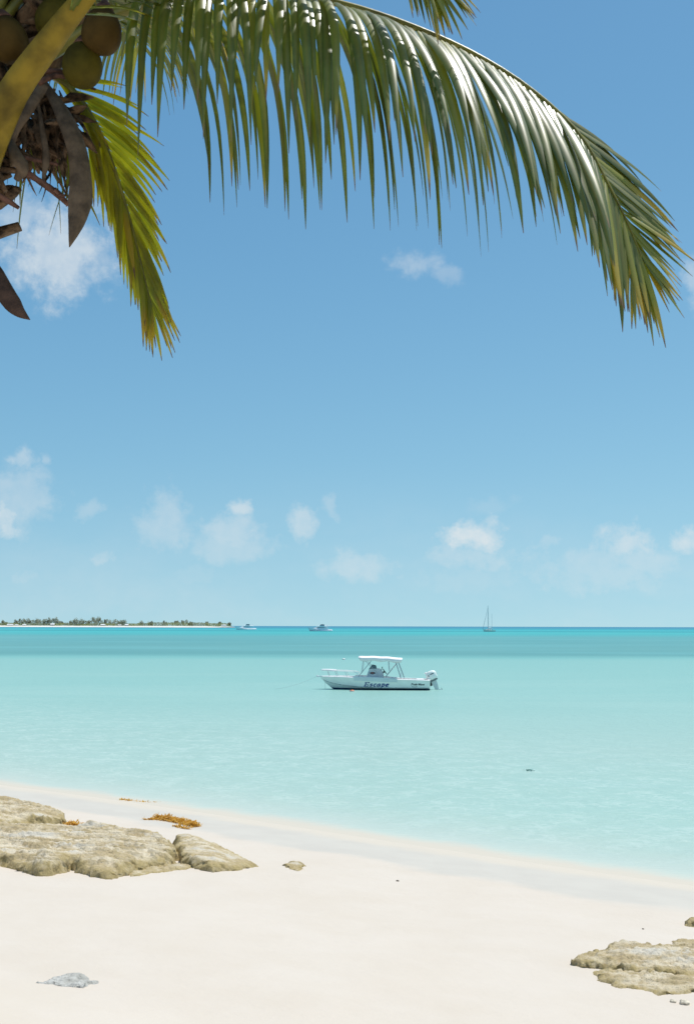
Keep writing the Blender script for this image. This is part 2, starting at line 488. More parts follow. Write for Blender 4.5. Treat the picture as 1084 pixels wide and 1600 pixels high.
def rock(outline, height, label, res=.022, edge=.07, tilt=(0, 0), rough=.05, seed=0, ledge=0.0, mat=None, name='beach_rock', cat='rock', edge_tint=1.0, hkeys=None):
    """outline: photo pixels of its foot, height(m): how far the top stands above the sand"""
    poly = [tuple(on_ground(px, py)[:2]) for px, py in outline]
    x0, x1 = min(p[0] for p in poly) - .1, max(p[0] for p in poly) + .1
    y0, y1 = min(p[1] for p in poly) - .1, max(p[1] for p in poly) + .1
    cx, cy = sum(p[0] for p in poly) / len(poly), sum(p[1] for p in poly) / len(poly)
    nx, ny = int((x1 - x0) / res) + 2, int((y1 - y0) / res) + 2
    V = []; EDGE_TINT = []; ok = []
    for j in range(ny):
        for i in range(nx):
            x, y = x0 + i * res, y0 + j * res
            q = Vector((x * 1.0, y * 1.0, seed * 3.1))
            sdv = poly_sd((x, y), poly) + .02 + .05 * noise.fractal(q * 3.1, .6, 2.0, 5)
            H = height + tilt[0] * (x - cx) + tilt[1] * (y - cy)
            H = max(.03, H)
            w = edge * (1 + .6 * noise.noise(q * 4))
            rmp = math.sqrt(max(0.0, 1 - (1 - max(0, min(1, sdv / max(.05, w * 2.2)))) ** 2))
            zz = H * (.70 * rmp + .30 * sstep(w, w + .5, sdv) * rmp)
            if ledge:
                lv = noise.fractal(Vector((x * .9, y * 2.3, seed + 9)), .9, 2, 4)
                zz += ledge * (sstep(-.03, .03, lv) + .7 * sstep(.32, .37, lv) - .6) * rmp
            zz += rough * noise.fractal(q * 1.7 + Vector((5, 0, 0)), .7, 2, 4) * rmp * .5
            zz += rough * .42 * 1.3 * noise.fractal(q * 12, .7, 2, 4) * rmp
            zz -= .030 * max(0, noise.noise(q * 17 + Vector((3, 9, 0))) - .18) * rmp / .5 + .020 * max(0, noise.noise(q * 31) - .12) * rmp / .5
            g = ground(x, y)
            z = g - .06 + (zz + .06) * rmp if sdv > 0 else g - .08
            # pitted, undercut flank
            fl = math.exp(-((sdv - .02) / (edge + .03)) ** 2)
            ox = .05 * noise.fractal(Vector((x * 7, y * 7, z * 9 + seed)), .7, 2, 3) * fl
            oy = .06 * noise.fractal(Vector((x * 7 + 40, y * 7, z * 9 + seed)), .7, 2, 3) * fl
            V.append((x + ox, y + oy, z)); EDGE_TINT.append(edge_tint * max(0, min(1, math.exp(-max(0, sdv - edge * 1.3) / .10)))); ok.append(sdv > -.045)
    Fc = []
    for j in range(ny - 1):
        for i in range(nx - 1):
            a = j * nx + i; f4 = (a, a + 1, a + nx + 1, a + nx)
            if any(ok[k] for k in f4): Fc.append(f4)
    used = sorted({k for f in Fc for k in f}); mp = {k: i for i, k in enumerate(used)}
    base = Vector((cx, cy, ground(cx, cy)))
    me = bpy.data.meshes.new(name)
    me.from_pydata([tuple(Vector(V[k]) - base) for k in used], [], [tuple(mp[k] for k in f) for f in Fc])
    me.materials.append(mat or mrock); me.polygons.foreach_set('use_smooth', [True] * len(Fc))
    a = me.attributes.new('edge_tint', 'FLOAT', 'POINT'); a.data.foreach_set('value', [EDGE_TINT[k] for k in used])
    return tag(link(name, me, loc=base), label, cat)


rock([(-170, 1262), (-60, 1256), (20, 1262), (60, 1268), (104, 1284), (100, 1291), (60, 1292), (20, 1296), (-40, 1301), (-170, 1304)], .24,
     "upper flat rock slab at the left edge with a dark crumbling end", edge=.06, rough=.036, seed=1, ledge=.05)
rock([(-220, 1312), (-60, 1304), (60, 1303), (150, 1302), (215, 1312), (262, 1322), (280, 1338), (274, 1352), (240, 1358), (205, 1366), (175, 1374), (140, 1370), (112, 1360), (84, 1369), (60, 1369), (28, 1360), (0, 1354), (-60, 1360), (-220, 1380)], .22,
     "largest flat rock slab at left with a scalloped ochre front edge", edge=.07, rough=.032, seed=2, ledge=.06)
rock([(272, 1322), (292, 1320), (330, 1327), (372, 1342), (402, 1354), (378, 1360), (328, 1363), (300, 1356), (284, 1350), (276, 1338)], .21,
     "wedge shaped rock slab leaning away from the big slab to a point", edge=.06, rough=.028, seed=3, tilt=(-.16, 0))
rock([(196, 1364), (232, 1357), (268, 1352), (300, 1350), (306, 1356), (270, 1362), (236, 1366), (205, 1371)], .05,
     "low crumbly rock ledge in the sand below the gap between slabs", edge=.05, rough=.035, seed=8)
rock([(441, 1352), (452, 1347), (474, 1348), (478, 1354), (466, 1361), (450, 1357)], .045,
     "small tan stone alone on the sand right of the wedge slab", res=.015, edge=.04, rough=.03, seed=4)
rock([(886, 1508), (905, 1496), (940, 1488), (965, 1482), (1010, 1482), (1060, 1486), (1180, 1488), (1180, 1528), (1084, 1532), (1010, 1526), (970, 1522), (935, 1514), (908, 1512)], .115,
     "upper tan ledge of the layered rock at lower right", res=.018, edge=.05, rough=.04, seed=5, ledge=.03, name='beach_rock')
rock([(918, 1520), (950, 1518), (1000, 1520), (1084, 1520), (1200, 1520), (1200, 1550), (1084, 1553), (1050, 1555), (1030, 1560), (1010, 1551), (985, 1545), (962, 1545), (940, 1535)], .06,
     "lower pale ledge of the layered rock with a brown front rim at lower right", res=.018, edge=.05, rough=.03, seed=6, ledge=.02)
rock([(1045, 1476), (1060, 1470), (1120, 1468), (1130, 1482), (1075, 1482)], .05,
     "low pale rock just behind the layered rock at the right edge", res=.018, edge=.05, rough=.03, seed=7, edge_tint=.4)
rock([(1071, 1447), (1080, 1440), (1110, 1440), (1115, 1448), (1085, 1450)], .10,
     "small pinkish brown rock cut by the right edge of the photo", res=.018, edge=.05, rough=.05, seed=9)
rock([(62, 1536), (82, 1529), (112, 1524), (132, 1526), (151, 1536), (140, 1545), (112, 1546), (92, 1541)], .055,
     "pale grey stone alone on the sand at lower left", res=.012, edge=.05, rough=.03, seed=10, mat=mgrey, name='stone', cat='stone', edge_tint=0)
mpeb = simple("pale_pebble", (.60, .54, .43), .9, .2, var=.2, scale=30)
for (px, py, r, lab) in ((1051, 1566, .030, "tiny pale pebble below the layered rock"), (1068, 1569, .045, "pale flat pebble below the layered rock near the right edge"),
                         (621, 1377, .022, "tiny dark pebble alone in the middle of the sand"), (1004, 1452, .014, "tiny dark crumb of stone on the sand above the layered rock")):
    p = on_ground(px, py); bm = bmesh.new(); bmesh.ops.create_icosphere(bm, subdivisions=3, radius=r)
    for v in bm.verts:
        v.co *= 1 + .35 * noise.noise(v.co / r * 1.3 + Vector((px, 0, 0))); v.co.z *= .6
    me = bpy.data.meshes.new("pebble"); bm.to_mesh(me); bm.free()
    me.materials.append(simple("pebble_dark", (.10, .075, .05)) if 'dark' in lab else mpeb)
    tag(link("pebble", me, loc=p + Vector((0, 0, r * .3))), lab, 'pebble')

# ------------------------------------------------------------------ seaweed
mweed, t, b = material("sargassum")
tcw = t.new('ShaderNodeNewGeometry').outputs['Position']
n1 = t.noise(tcw, 22, 4, .6)
c = t.cramp(n1, [(.3, (.42, .21, .03)), (.5, (.72, .42, .06)), (.7, (.82, .58, .17))])
t.put(b, 'Base Color', c); b.inputs['Roughness'].default_value = .6
outn = next(n for n in t.n if n.type == 'OUTPUT_MATERIAL')
tl = t.new('ShaderNodeBsdfTranslucent'); t.put(tl, 'Color', c); mx = t.new('ShaderNodeMixShader'); mx.inputs[0].default_value = .4
t.l.new(b.outputs[0], mx.inputs[1]); t.l.new(tl.outputs[0], mx.inputs[2]); t.l.new(mx.outputs[0], outn.inputs['Surface'])


def weed(pts, width, n, h, label, seed, size=.05):
    """heap of curled weed blades strewn along a line of photo pixels"""
    rnd = random.Random(seed); W3 = [on_ground(*p) for p in pts]; c0 = sum(W3, Vector()) / len(W3); mb = MB()
    for k in range(n):
        u = rnd.random() * (len(W3) - 1); i = min(int(u), len(W3) - 2)
        q = W3[i].lerp(W3[i + 1], u - i); fall = rnd.gauss(0, .42)
        x = q.x + fall * width * .3 + rnd.gauss(0, .03); y = q.y + fall * width
        lump = .55 + .6 * noise.noise((x * 4, y * 4, seed))
        top = h * max(.08, lump) * math.exp(-fall * fall * 1.6) * min(1, 4 * min(u, len(W3) - 1 - u) / 1.0 + .15)
        p = Vector((x, y, ground(x, y) + rnd.random() * top + .004)); dd = Vector((rnd.gauss(0, 1), rnd.gauss(0, 1), rnd.gauss(0, .5))).normalized()
        sd2 = dd.cross(Vector((rnd.random(), rnd.random(), 1))).normalized() * size * .3 * rnd.uniform(.5, 1.1)
        l = size * rnd.uniform(.7, 1.8); p2 = p + dd * l * .5 + Vector((0, 0, size * .3)); p3 = p + dd * l
        p3.z = max(p3.z, ground(p3.x, p3.y) + .003)
        mb.add([p - sd2 * .5 - c0, p + sd2 * .5 - c0, p2 + sd2 - c0, p2 - sd2 - c0, p3 - c0], [(0, 1, 2, 3), (3, 2, 4)])
    o = mb.build("seaweed", mweed, loc=c0)
    return tag(o, label, 'seaweed', kind='stuff')


weed([(243, 1279), (258, 1281), (275, 1284), (295, 1289), (308, 1292)], .22, 1700, .15, "heap of orange brown seaweed on the damp sand behind the wedge slab", 1)
weed([(226, 1281), (245, 1281)], .05, 90, .03, "thin trail of orange seaweed at the left tip of the heap", 2)
weed([(272, 1291), (284, 1294), (296, 1296)], .05, 120, .03, "stray orange seaweed just below the heap", 3)
weed([(106, 1288), (118, 1290), (140, 1294), (160, 1297), (200, 1302)], .10, 700, .09, "orange brown seaweed caught behind the big slab", 4)
weed([(-30, 1250), (0, 1252), (14, 1254)], .14, 500, .12, "orange seaweed on the sand behind the upper slab", 5)
weed([(190, 1250), (206, 1252)], .06, 110, .012, "short brown streak of seaweed along the waterline", 6)
weed([(216, 1253), (236, 1255), (262, 1256), (285, 1258), (312, 1261)], .07, 300, .012, "long thin brown streak of seaweed along the waterline", 7)

# ------------------------------------------------------------------ palm
def leaf_material(name, green, trans, tf, rough):
    m, t, b = material(name)
    outn = next(n for n in t.n if n.type == 'OUTPUT_MATERIAL')
    a = t.new('ShaderNodeAttribute', attribute_name='leaf')
    s = t.new('ShaderNodeSeparateXYZ'); t.l.new(a.outputs['Vector'], s.inputs[0])
    u, yel, mid = s.outputs
    pos = t.new('ShaderNodeNewGeometry').outputs['Position']
    n = t.noise(pos, 9, 4, .6)
    tipn = t.math('ADD', u, t.math('ADD', t.math('MULTIPLY', t.math('SUBTRACT', n, .5), .35), t.math('SUBTRACT', yel, .55)))
    ytip = t.ramp(tipn, .72, 1.0)
    dryt = t.ramp(t.math('ADD', u, t.math('MULTIPLY', yel, .10)), .955, 1.02)
    def colour(g, y, d, g2):
        c = t.mix(t.ramp(n, .3, .7), tuple(k * .8 for k in g), tuple(k * 1.2 for k in g))
        c = t.mix(t.ramp(yel, .30, .80), c, g2)
        c = t.mix(ytip, c, y); c = t.mix(t.math('MULTIPLY', mid, .35), c, y)
        return t.mix(dryt, c, d)
    cg = colour(green, (.42, .30, .03), (.20, .12, .06), (.215, .235, .018))
    ct = colour(trans, (.62, .44, .03), (.22, .12, .05), (.50, .52, .015))
    t.put(b, 'Base Color', cg); b.inputs['Roughness'].default_value = rough
    b.inputs['Specular IOR Level'].default_value = .6
    b.inputs['Coat Weight'].default_value = .28; b.inputs['Coat Roughness'].default_value = .30
    tl = t.new('ShaderNodeBsdfTranslucent'); t.put(tl, 'Color', ct)
    mx = t.new('ShaderNodeMixShader'); mx.inputs[0].default_value = tf
    t.l.new(b.outputs[0], mx.inputs[1]); t.l.new(tl.outputs[0], mx.inputs[2]); t.l.new(mx.outputs[0], outn.inputs['Surface'])
    return m


mleaf = leaf_material("palm_leaf", (.058, .096, .014), (.16, .235, .012), .18, .40)
mleafy = leaf_material("palm_leaf_young", (.20, .215, .014), (.74, .66, .012), .56, .40)
mpet = simple("palm_petiole", (.20, .135, .012), .5, .2, var=.35, scale=5, bump=.002)
mpety = simple("palm_petiole_green", (.20, .18, .03), .42, .5, var=.25, scale=5, bump=.002)
mbract = simple("palm_bract", (.12, .082, .05), .75, .3, var=.3, scale=14, bump=.006)
mbractd = simple("palm_bract_dark", (.085, .045, .028), .7, .3, var=.3, scale=14, bump=.004)
mfibre = simple("palm_fibre", (.13, .08, .045), .9, .2, var=.55, scale=16, bump=.01)
mstalk = simple("palm_flower_stalk", (.13, .065, .045), .8, .2, var=.4, scale=20, bump=.004)
mtrunk = simple("palm_trunk", (.22, .18, .14), .9, .2, var=.35, scale=9, bump=.02)
mnut = simple("coconut_husk", (.078, .060, .007), .7, .12, var=.30, scale=5, bump=.002)
mnutb = simple("coconut_husk_brown", (.07, .040, .008), .7, .12, var=.30, scale=5, bump=.002)

PX, PY = -2.02, 5.75
PB = Vector((PX - .35, PY + .25, ground(PX - .35, PY + .25)))
palm = empty("palm_tree", PB, 0, "coconut palm at the left edge, its long frond arching across the top", "palm tree")


def part(mb, name, mats, parent, origin, porigin, smooth=True):
    mb.v = [tuple(Vector(v) - origin) for v in mb.v]
    return mb.build(name, mats, parent, smooth, origin - porigin)


def leaf_mesh(mb, attr, p0, d0, n0, length, width, droop, rnd, yel, nseg=11, twist=0.0, sweep=None):
    p = Vector(p0); d = Vector(d0).normalized(); N = Vector(n0); N = (N - d * d.dot(N)).normalized()
    st = length / nseg; vs = []; prof = []
    side = Vector((rnd.gauss(0, 1), rnd.gauss(0, 1), 0)) * .02
    for i in range(nseg + 1):
        u = i / nseg
        Wd = d.cross(N).normalized()
        if twist:
            a = twist * u; Wd, N2 = Wd * math.cos(a) + N * math.sin(a), N * math.cos(a) - Wd * math.sin(a)
        else: N2 = N
        w = width * .5 * (min(1, .40 + 2.6 * u) if u < .3 else 1.0) * (1 - max(0, (u - .46) / .54) ** 1.6) + .0012
        vs += [p - Wd * w - N2 * w * .48, p + N2 * .0, p + Wd * w - N2 * w * .48]
        attr += [(u, yel, 0), (u, yel, .6), (u, yel, 0)]
        p = p + d * st
        d = (d + Vector((0, 0, -1)) * droop * st * (.5 + 1.1 * u) + side * st * 4).normalized()
        N = (N - d * d.dot(N)).normalized()
    fs = []
    for i in range(nseg):
        a = i * 3
        fs += [(a, a + 1, a + 4, a + 3), (a + 1, a + 2, a + 5, a + 4)]
    mb.add(vs, fs)


def set_attr(o, attr):
    a = o.data.attributes.new('leaf', 'FLOAT_VECTOR', 'POINT')
    a.data.foreach_set('vector', [c for v in attr for c in v])


def frond(pts, rad, sides, n, t0, lens, width, ang, seed, lm, pm, label=None, single=True, droop=1.6, yel=(.25, .18), normal=None, skip=0.0, flat=.8, bow=None):
    """pts: world points of the midrib; sides: list of keyframed side vectors (t, vec)"""
    rnd = random.Random(seed); nn = 40; C = catmull(pts, nn)
    mb = MB(); mb.tube(C, [lerpkeys(rad, i / (nn - 1)) for i in range(nn)], 8, 0, flat)
    fr = part(mb, "frond", pm, palm, C[0].copy(), PB)
    if label: fr['label'] = label
    rest = MB(); ratt = []
    for si, side in enumerate(sides):
        for k in range(n):
            if rnd.random() < skip: continue
            t = t0 + (1 - t0) * (k + .5 * si + rnd.uniform(-.2, .2)) / n
            t = max(0, min(.999, t)); x = t * (nn - 1); i = min(int(x), nn - 2)
            p = C[i].lerp(C[i + 1], x - i); T = (C[i + 1] - C[i]).normalized()
            S = Vector(lerpkeys(side, t)); S = (S - T * T.dot(S)).normalized()
            al = R(lerpkeys(ang[si] if isinstance(ang[0], list) else ang, t) + rnd.gauss(0, 3.0 + 2.5 * sstep(.7, .9, t)))
            D = T * math.cos(al) + S * math.sin(al)
            Nn = Vector(lerpkeys(normal, t)) if normal else Vector((0, 0, 1))
            D = (D + Nn * rnd.gauss(.02, .05)).normalized()
            ln = lerpkeys(lens[si] if isinstance(lens[0], list) else lens, t) * rnd.uniform(.80, 1.08)
            dr = (lerpkeys(droop[si], t) if isinstance(droop, list) else droop) * rnd.uniform(.8, 1.25)
            yy = max(0, min(1, rnd.gauss(*yel))) + (.35 if rnd.random() < .06 else 0) + .46 * sstep(.66, .95, t)
            w = width * rnd.uniform(.82, 1.12) * (1 - .45 * sstep(.72, .95, t))
            r0 = lerpkeys(rad, t)
            if single:
                m2 = MB(); at = []
                leaf_mesh(m2, at, p + S * r0 * .6, D, Nn, ln, w, dr, rnd, yy, twist=rnd.gauss(0, .25))
                o = part(m2, "leaflet", lm, fr, p.copy(), C[0], True); set_attr(o, at)
            else:
                leaf_mesh(rest, ratt, p + S * r0 * .6, D, Nn, ln, w, dr, rnd, yy, nseg=9, twist=rnd.gauss(0, .25))
    if not single:
        o = part(rest, "leaflet", lm, fr, C[0].copy(), C[0], True); set_attr(o, ratt); o['kind'] = 'stuff'
    return fr


# the long frond across the top of the picture
YB = 5.55
spine = [P(60, 95, 5.72), P(180, 24, 5.62), P(300, -8, 5.52), P(430, -12, 5.42), P(540, 8, 5.34), P(640, 40, 5.27), P(740, 84, 5.2), P(830, 140, 5.14), P(905, 210, 5.08), P(954, 296, 5.04), P(984, 358, 5.02), P(1002, 402, 5.0)]
frond(spine, [(0, .046), (.15, .032), (.4, .020), (.7, .010), (1, .003)],
      [[(0, (.05, -1, -.25)), (.25, (.0, -1, -.35)), (.45, (0, -.75, -.62)), (.62, (-.1, -.7, -.7)), (.75, (-.4, -.65, -.7)), (.88, (-.8, -.25, -.5)), (1, (-.9, -.1, -.3))],
       [(0, (.05, 1, -.35)), (.6, (.2, 1, -.2)), (.72, (.6, .6, .5)), (.82, (.9, .15, .45)), (1, (.9, 0, .35))]],
      104, .13,
      [[(0, .95), (.12, 1.12), (.25, 1.22), (.38, 1.18), (.55, 1.08), (.72, .84), (.82, .66), (.91, .46), (1, .44)], [(0, .9), (.2, 1.2), (.45, 1.14), (.68, .64), (.78, .46), (.9, .36), (1, .34)]],
      .042, [[(0, 82), (.25, 70), (.42, 50), (.6, 40), (.72, 34), (.85, 26), (1, 9)], [(0, 82), (.3, 75), (.5, 58), (.7, 30), (.85, 24), (1, 9)]], 11, mleaf, mpety,
      "long green frond arching to the right with drooping leaflets", True,
      [[(0, 4.2), (.25, 3.6), (.42, 1.7), (.6, 1.3), (.75, 1.1), (.88, 1.0), (1, .8)], [(0, 4.5), (.4, 3.4), (.6, 2.4), (.75, .7), (.9, .6), (1, .5)]], (.22, .18),
      normal=[(0, (0, 0, 1)), (.25, (0, -.3, 1)), (.42, (.05, -.73, .68)), (.65, (.1, -.78, .62)), (.78, (.2, -.72, .62)), (1, (.15, -.75, .6))])

# the yellow green frond hanging down in the sun
hang = [P(62, 105, 5.95), P(112, 140, 5.95), P(150, 195, 5.95), P(180, 268, 5.93), P(205, 350, 5.9), P(224, 425, 5.88), P(238, 480, 5.87)]
frond(hang, [(0, .03), (.4, .016), (1, .003)],
      [[(0, (1, -.2, .5)), (1, (1, 0, .2))], [(0, (-.5, -.6, -.5)), (1, (-1, -.1, -.2))]],
      44, .10, [[(0, .40), (.3, .52), (.7, .46), (1, .30)], [(0, .45), (.3, .60), (.7, .50), (1, .30)]],
      .028, [[(0, 32), (.5, 20), (1, 8)], [(0, 24), (.5, 13), (1, 6)]], 12, mleafy, mpety,
      "yellow green frond hanging straight down in the sun", True, 1.0, (.42, .16), normal=[(0, (0, -1, .3)), (1, (.1, -1, .2))])

# the frond whose thick stalk crosses the crown and whose tip shows at the top edge
top = [P(-62, 340, 5.62), P(-26, 245, 5.35), P(18, 150, 5.15), P(76, 68, 5.0), P(142, -16, 4.9), P(235, -130, 4.85), P(370, -200, 4.85), P(500, -190, 4.87), P(600, -120, 4.9), P(655, -60, 4.92), P(680, -22, 4.93)]
frond(top, [(0, .12), (.1, .095), (.2, .078), (.3, .066), (.45, .04), (.7, .015), (1, .003)],
      [[(0, (.2, -1, -.2)), (.6, (-.2, -.9, -.6)), (.85, (-.8, -.4, -.5)), (1, (-.9, 0, -.3))], [(0, (.1, 1, -.2)), (.6, (.3, .9, .1)), (.85, (.9, .2, .3)), (1, (.9, 0, .3))]],
      60, .36, [[(0, .5), (.5, .55), (.85, .42), (1, .26)], [(0, .5), (.5, .55), (.85, .42), (1, .26)]],
      .036, [(0, 75), (.5, 50), (.85, 30), (1, 9)], 13, mleaf, mpet,
      "frond with a thick yellow stalk in front of the coconuts", False, 1.8, (.25, .15), normal=[(0, (0, 0, 1)), (.6, (0, -.4, 1)), (1, (.2, -1, .3))])

# fronds behind and out of the frame that shade the crown
CROWN = P(-40, 85, 5.75)


def free_frond(azim, elev, length, seed, label, dr=1.0, single=False, n=60, lm=None):
    d = Vector((math.sin(R(azim)) * math.cos(R(elev)), math.cos(R(azim)) * math.cos(R(elev)), math.sin(R(elev))))
    p = CROWN.copy(); pts = [p.copy()]
    for i in range(9):
        p = p + d * length / 9; pts.append(p.copy()); d = (d + Vector((0, 0, -1)) * dr * length / 9 * .42).normalized()
    h = Vector((math.cos(R(azim)), -math.sin(R(azim)), 0))
    frond(pts, [(0, .05), (.2, .032), (.6, .016), (1, .003)], [[(0, h + Vector((0, 0, -.2)))], [(0, -h + Vector((0, 0, -.2)))]], n, .2,
          [(0, .5), (.3, .8), (.7, .65), (1, .3)], .036, [(0, 75), (.5, 52), (1, 12)], seed, lm or mleaf, mpety, label, single, 2.4, (.25, .15))


free_frond(-95, 30, 3.2, 21, "green frond reaching left out of the photo", 1.1)
free_frond(-40, 62, 3.3, 22, "tall green frond standing up behind the crown", .9)
free_frond(-150, 55, 3.2, 23, "green frond arching over towards the camera side", .9)
free_frond(60, 76, 3.3, 24, "steep green frond rising over the crown", .7)
free_frond(120, 72, 3.0, 25, "steep green frond over the coconuts", .75)
free_frond(20, 50, 3.3, 27, "high green frond rising over the water side of the crown", .75)
free_frond(70, 58, 2.9, 28, "frond arching above the long drooping frond", .7, n=85)
free_frond(92, 66, 3.0, 29, "steep frond above the right side of the crown", .7, n=80)
free_frond(-70, -5, 2.6, 26, "low frond drooping on the far left", 1.6)
# a frond behind the crown, its dark narrow leaflets hang against the sky
back = [P(40, 60, 6.1), P(110, 20, 6.5), P(170, 5, 7.0), P(205, 20, 7.5), P(228, 70, 7.9)]
frond(back, [(0, .04), (.5, .02), (1, .003)], [[(0, (1, 0, -.3))], [(0, (-1, 0, -.4))]], 26, .25, [(0, .8), (.5, .85), (1, .5)], .026,
      [(0, 70), (.5, 60), (1, 25)], 31, mleaf, mpety, "dark frond hanging behind the crown", False, 3.6, (.2, .1))

# trunk
mb = MB(); tp = [PB + Vector((0, 0, -.3)), PB + Vector((.06, -.02, .9)), PB + Vector((.16, -.09, 2.2)), PB + Vector((.26, -.18, 3.6)), CROWN + Vector((-.12, .05, -.35)), CROWN + Vector((-.08, .03, .2))]
C = catmull(tp, 120); rad = []
for i in range(120):
    u = i / 119; r = .25 - .12 * sstep(0, .12, u) + .03 * sstep(.86, 1, u)
    rad.append(r * (1 + .05 * ((i % 3) - 1) * .8) + .008 * noise.noise((i * .9, 0, 0)))
mb.tube(C, rad, 20); part(mb, "trunk", mtrunk, palm, PB.copy(), PB)


def ribbon(pts, widths, name, mat, cup=.35, normal=(0, -1, 0), label=None, n=26, thick=.006):
    C = catmull(pts, n); mb = MB(); rows = []
    for i, p in enumerate(C):
        T = (C[min(i + 1, n - 1)] - C[max(i - 1, 0)]).normalized(); N = Vector(normal); N = (N - T * T.dot(N)).normalized(); B = T.cross(N)
        w = lerpkeys(widths, i / (n - 1)) / 2
        front = [p + B * w * a - N * w * cup * (a * a) for a in (-1, -.6, -.2, .2, .6, 1)]
        rows.append(front + [q - N * thick for q in front[::-1]])
    mb.loft(rows, 0, True, True)
    o = part(mb, name, mat, palm, C[0].copy(), PB)
    if label: o['label'] = label
    return o


def nut(px, py, Yd, r, h, tilt, mat, label=None):
    c = P(px, py, Yd); bm = bmesh.new(); bmesh.ops.create_uvsphere(bm, u_segments=28, v_segments=18, radius=1)
    for v in bm.verts:
        z = v.co.z; k = 1 - .10 * z - .03 * math.cos(3 * math.atan2(v.co.y, v.co.x)) * (1 - z * z) ** .5
        v.co = Vector((v.co.x * r * k, v.co.y * r * k, z * h)); v.co *= 1 + .015 * noise.noise(v.co * 14 + c)
        if z < -.93: v.co.z += .16 * h * (-.93 - z) / .07 * .4
    me = bpy.data.meshes.new("coconut"); bm.to_mesh(me); bm.free(); me.materials.append(mat)
    me.polygons.foreach_set('use_smooth', [True] * len(me.polygons))
    o = link("coconut", me, palm, c - PB); o.rotation_euler = tilt
    # the dark calyx cap where the nut hangs from its stalk
    mb = MB(); mb.tube([(0, 0, h * .88), (0, 0, h * 1.04), (0, 0, h * 1.25)], [r * .48, r * .36, r * .14], 12)
    mb.build("calyx", mstalk, o, True)
    if label: o['label'] = label
    return o


nut(160, 49, 5.42, .098, .118, (.2, .12, 0), mnutb, "brown green coconut nearest the sky")
nut(129, 102, 5.48, .098, .116, (.15, -.1, .8), mnut, "green coconut hanging below the brown one")
nut(14, 62, 5.55, .10, .12, (.2, -.25, 0), mnutb, "coconut in the dark behind the thick stalk")
nut(88, 30, 5.68, .10, .12, (.2, .2, .4), mnut, "coconut half hidden above the green one")
nut(-40, 150, 5.45, .10, .12, (.1, -.2, .4), mnut)

# bracts, stalks and sheath fibre under the crown
ribbon([P(70, 128, 5.55), P(98, 172, 5.46), P(121, 228, 5.4), P(128, 290, 5.38), P(122, 338, 5.38), P(109, 386, 5.4)], [(0, .035), (.25, .085), (.5, .10), (.68, .118), (.82, .085), (.93, .04), (1, .004)], "bract", mbract, .45, (.35, -1, .1), "long brown scythe shaped bract", thick=.012)
ribbon([P(-60, 330, 5.5), P(-30, 395, 5.48), P(0, 447, 5.46), P(24, 480, 5.46), P(47, 499, 5.47)], [(0, .05), (.4, .10), (.7, .085), (.9, .035), (1, .003)], "bract", mbractd, .45, (-.2, -1, .2), "dark brown pointed bract at the left edge", thick=.012)
ribbon([P(60, 160, 5.5), P(66, 200, 5.48), P(72, 245, 5.48), P(66, 290, 5.5)], [(0, .012), (.4, .028), (.75, .035), (1, .002)], "sheath_strip", mbract, .3, (.1, -1, 0))
ribbon([P(70, 130, 5.46), P(50, 160, 5.42), P(28, 195, 5.42), P(20, 225, 5.44)], [(0, .05), (.5, .06), (1, .02)], "sheath_strip", mbract, .3, (.3, -1, 0))
ribbon([P(12, 205, 5.45), P(26, 240, 5.40), P(34, 262, 5.40), P(25, 282, 5.44)], [(0, .02), (.5, .09), (.7, .07), (1, .03)], "sheath_strip", mbract, .5, (.4, -1, .2))
ribbon([P(44, 160, 5.50), P(38, 200, 5.46), P(36, 226, 5.46)], [(0, .02), (.5, .03), (1, .006)], "sheath_strip", mfibre, .5, (.4, -1, .2))
for pts, r in (([(30, 262), (62, 283), (86, 300), (108, 320)], [.020, .017, .019, .014]), ([(20, 242), (52, 249), (92, 257)], [.012, .010, .007]), ([(-20, 296), (10, 312), (30, 325)], [.02, .016, .01]),
               ([(60, 130), (90, 118), (120, 128), (150, 140)], [.018, .014, .010, .006]), ([(86, 296), (96, 304), (104, 306)], [.012, .010, .004]), ([(40, 95), (70, 110), (100, 112)], [.02, .018, .012])):
    mb = MB(); C = catmull([P(a, b2, 5.45 + .04 * i) for i, (a, b2) in enumerate(pts)], 18)
    mb.tube(C, [lerpkeys([(j / (len(r) - 1), v) for j, v in enumerate(r)], i / 17) * (1 + .18 * noise.noise((i * 1.3, pts[0][0], 0))) for i in range(18)], 8)
    part(mb, "flower_stalk", mstalk, palm, C[0].copy(), PB)
rnd = random.Random(5); mb = MB()
for k in range(60):     # broad leaf bases wrapped round the crown
    a = rnd.uniform(0, 6.28); z = rnd.uniform(-1.0, .75); r = .17
    b0 = CROWN + Vector((-.10 + math.cos(a) * r * .6, math.sin(a) * r * .6 + .12, z - .05)); dd = Vector((math.cos(a) * .55, math.sin(a) * .55, rnd.uniform(.2, .8)))
    mb.tube([b0, b0 + dd * .12, b0 + dd * rnd.uniform(.24, .42) + Vector((0, 0, rnd.uniform(-.05, .03)))], [.075, .06, rnd.uniform(.03, .05)], 8, 0, .45)
o = part(mb, "leaf_base", mfibre, palm, CROWN.copy(), PB); o['kind'] = 'stuff'
mb = MB()
for k in range(70):     # ragged brown fibre and dead flower twigs
    q = P(rnd.uniform(-30, 118), rnd.uniform(150, 262), rnd.uniform(5.5, 5.95)); pts = [q]; dd = Vector((rnd.gauss(.1, .6), rnd.gauss(0, .4), rnd.gauss(-.3, .6)))
    for j in range(5):
        dd = (dd + Vector((rnd.gauss(0, .3), rnd.gauss(0, .3), -.35))); pts.append(pts[-1] + dd.normalized() * rnd.uniform(.03, .075))
    w = rnd.uniform(.003, .012); mb.tube(pts, [w, w * 1.1, w * .9, w * .8, w * .5, .001], 5)
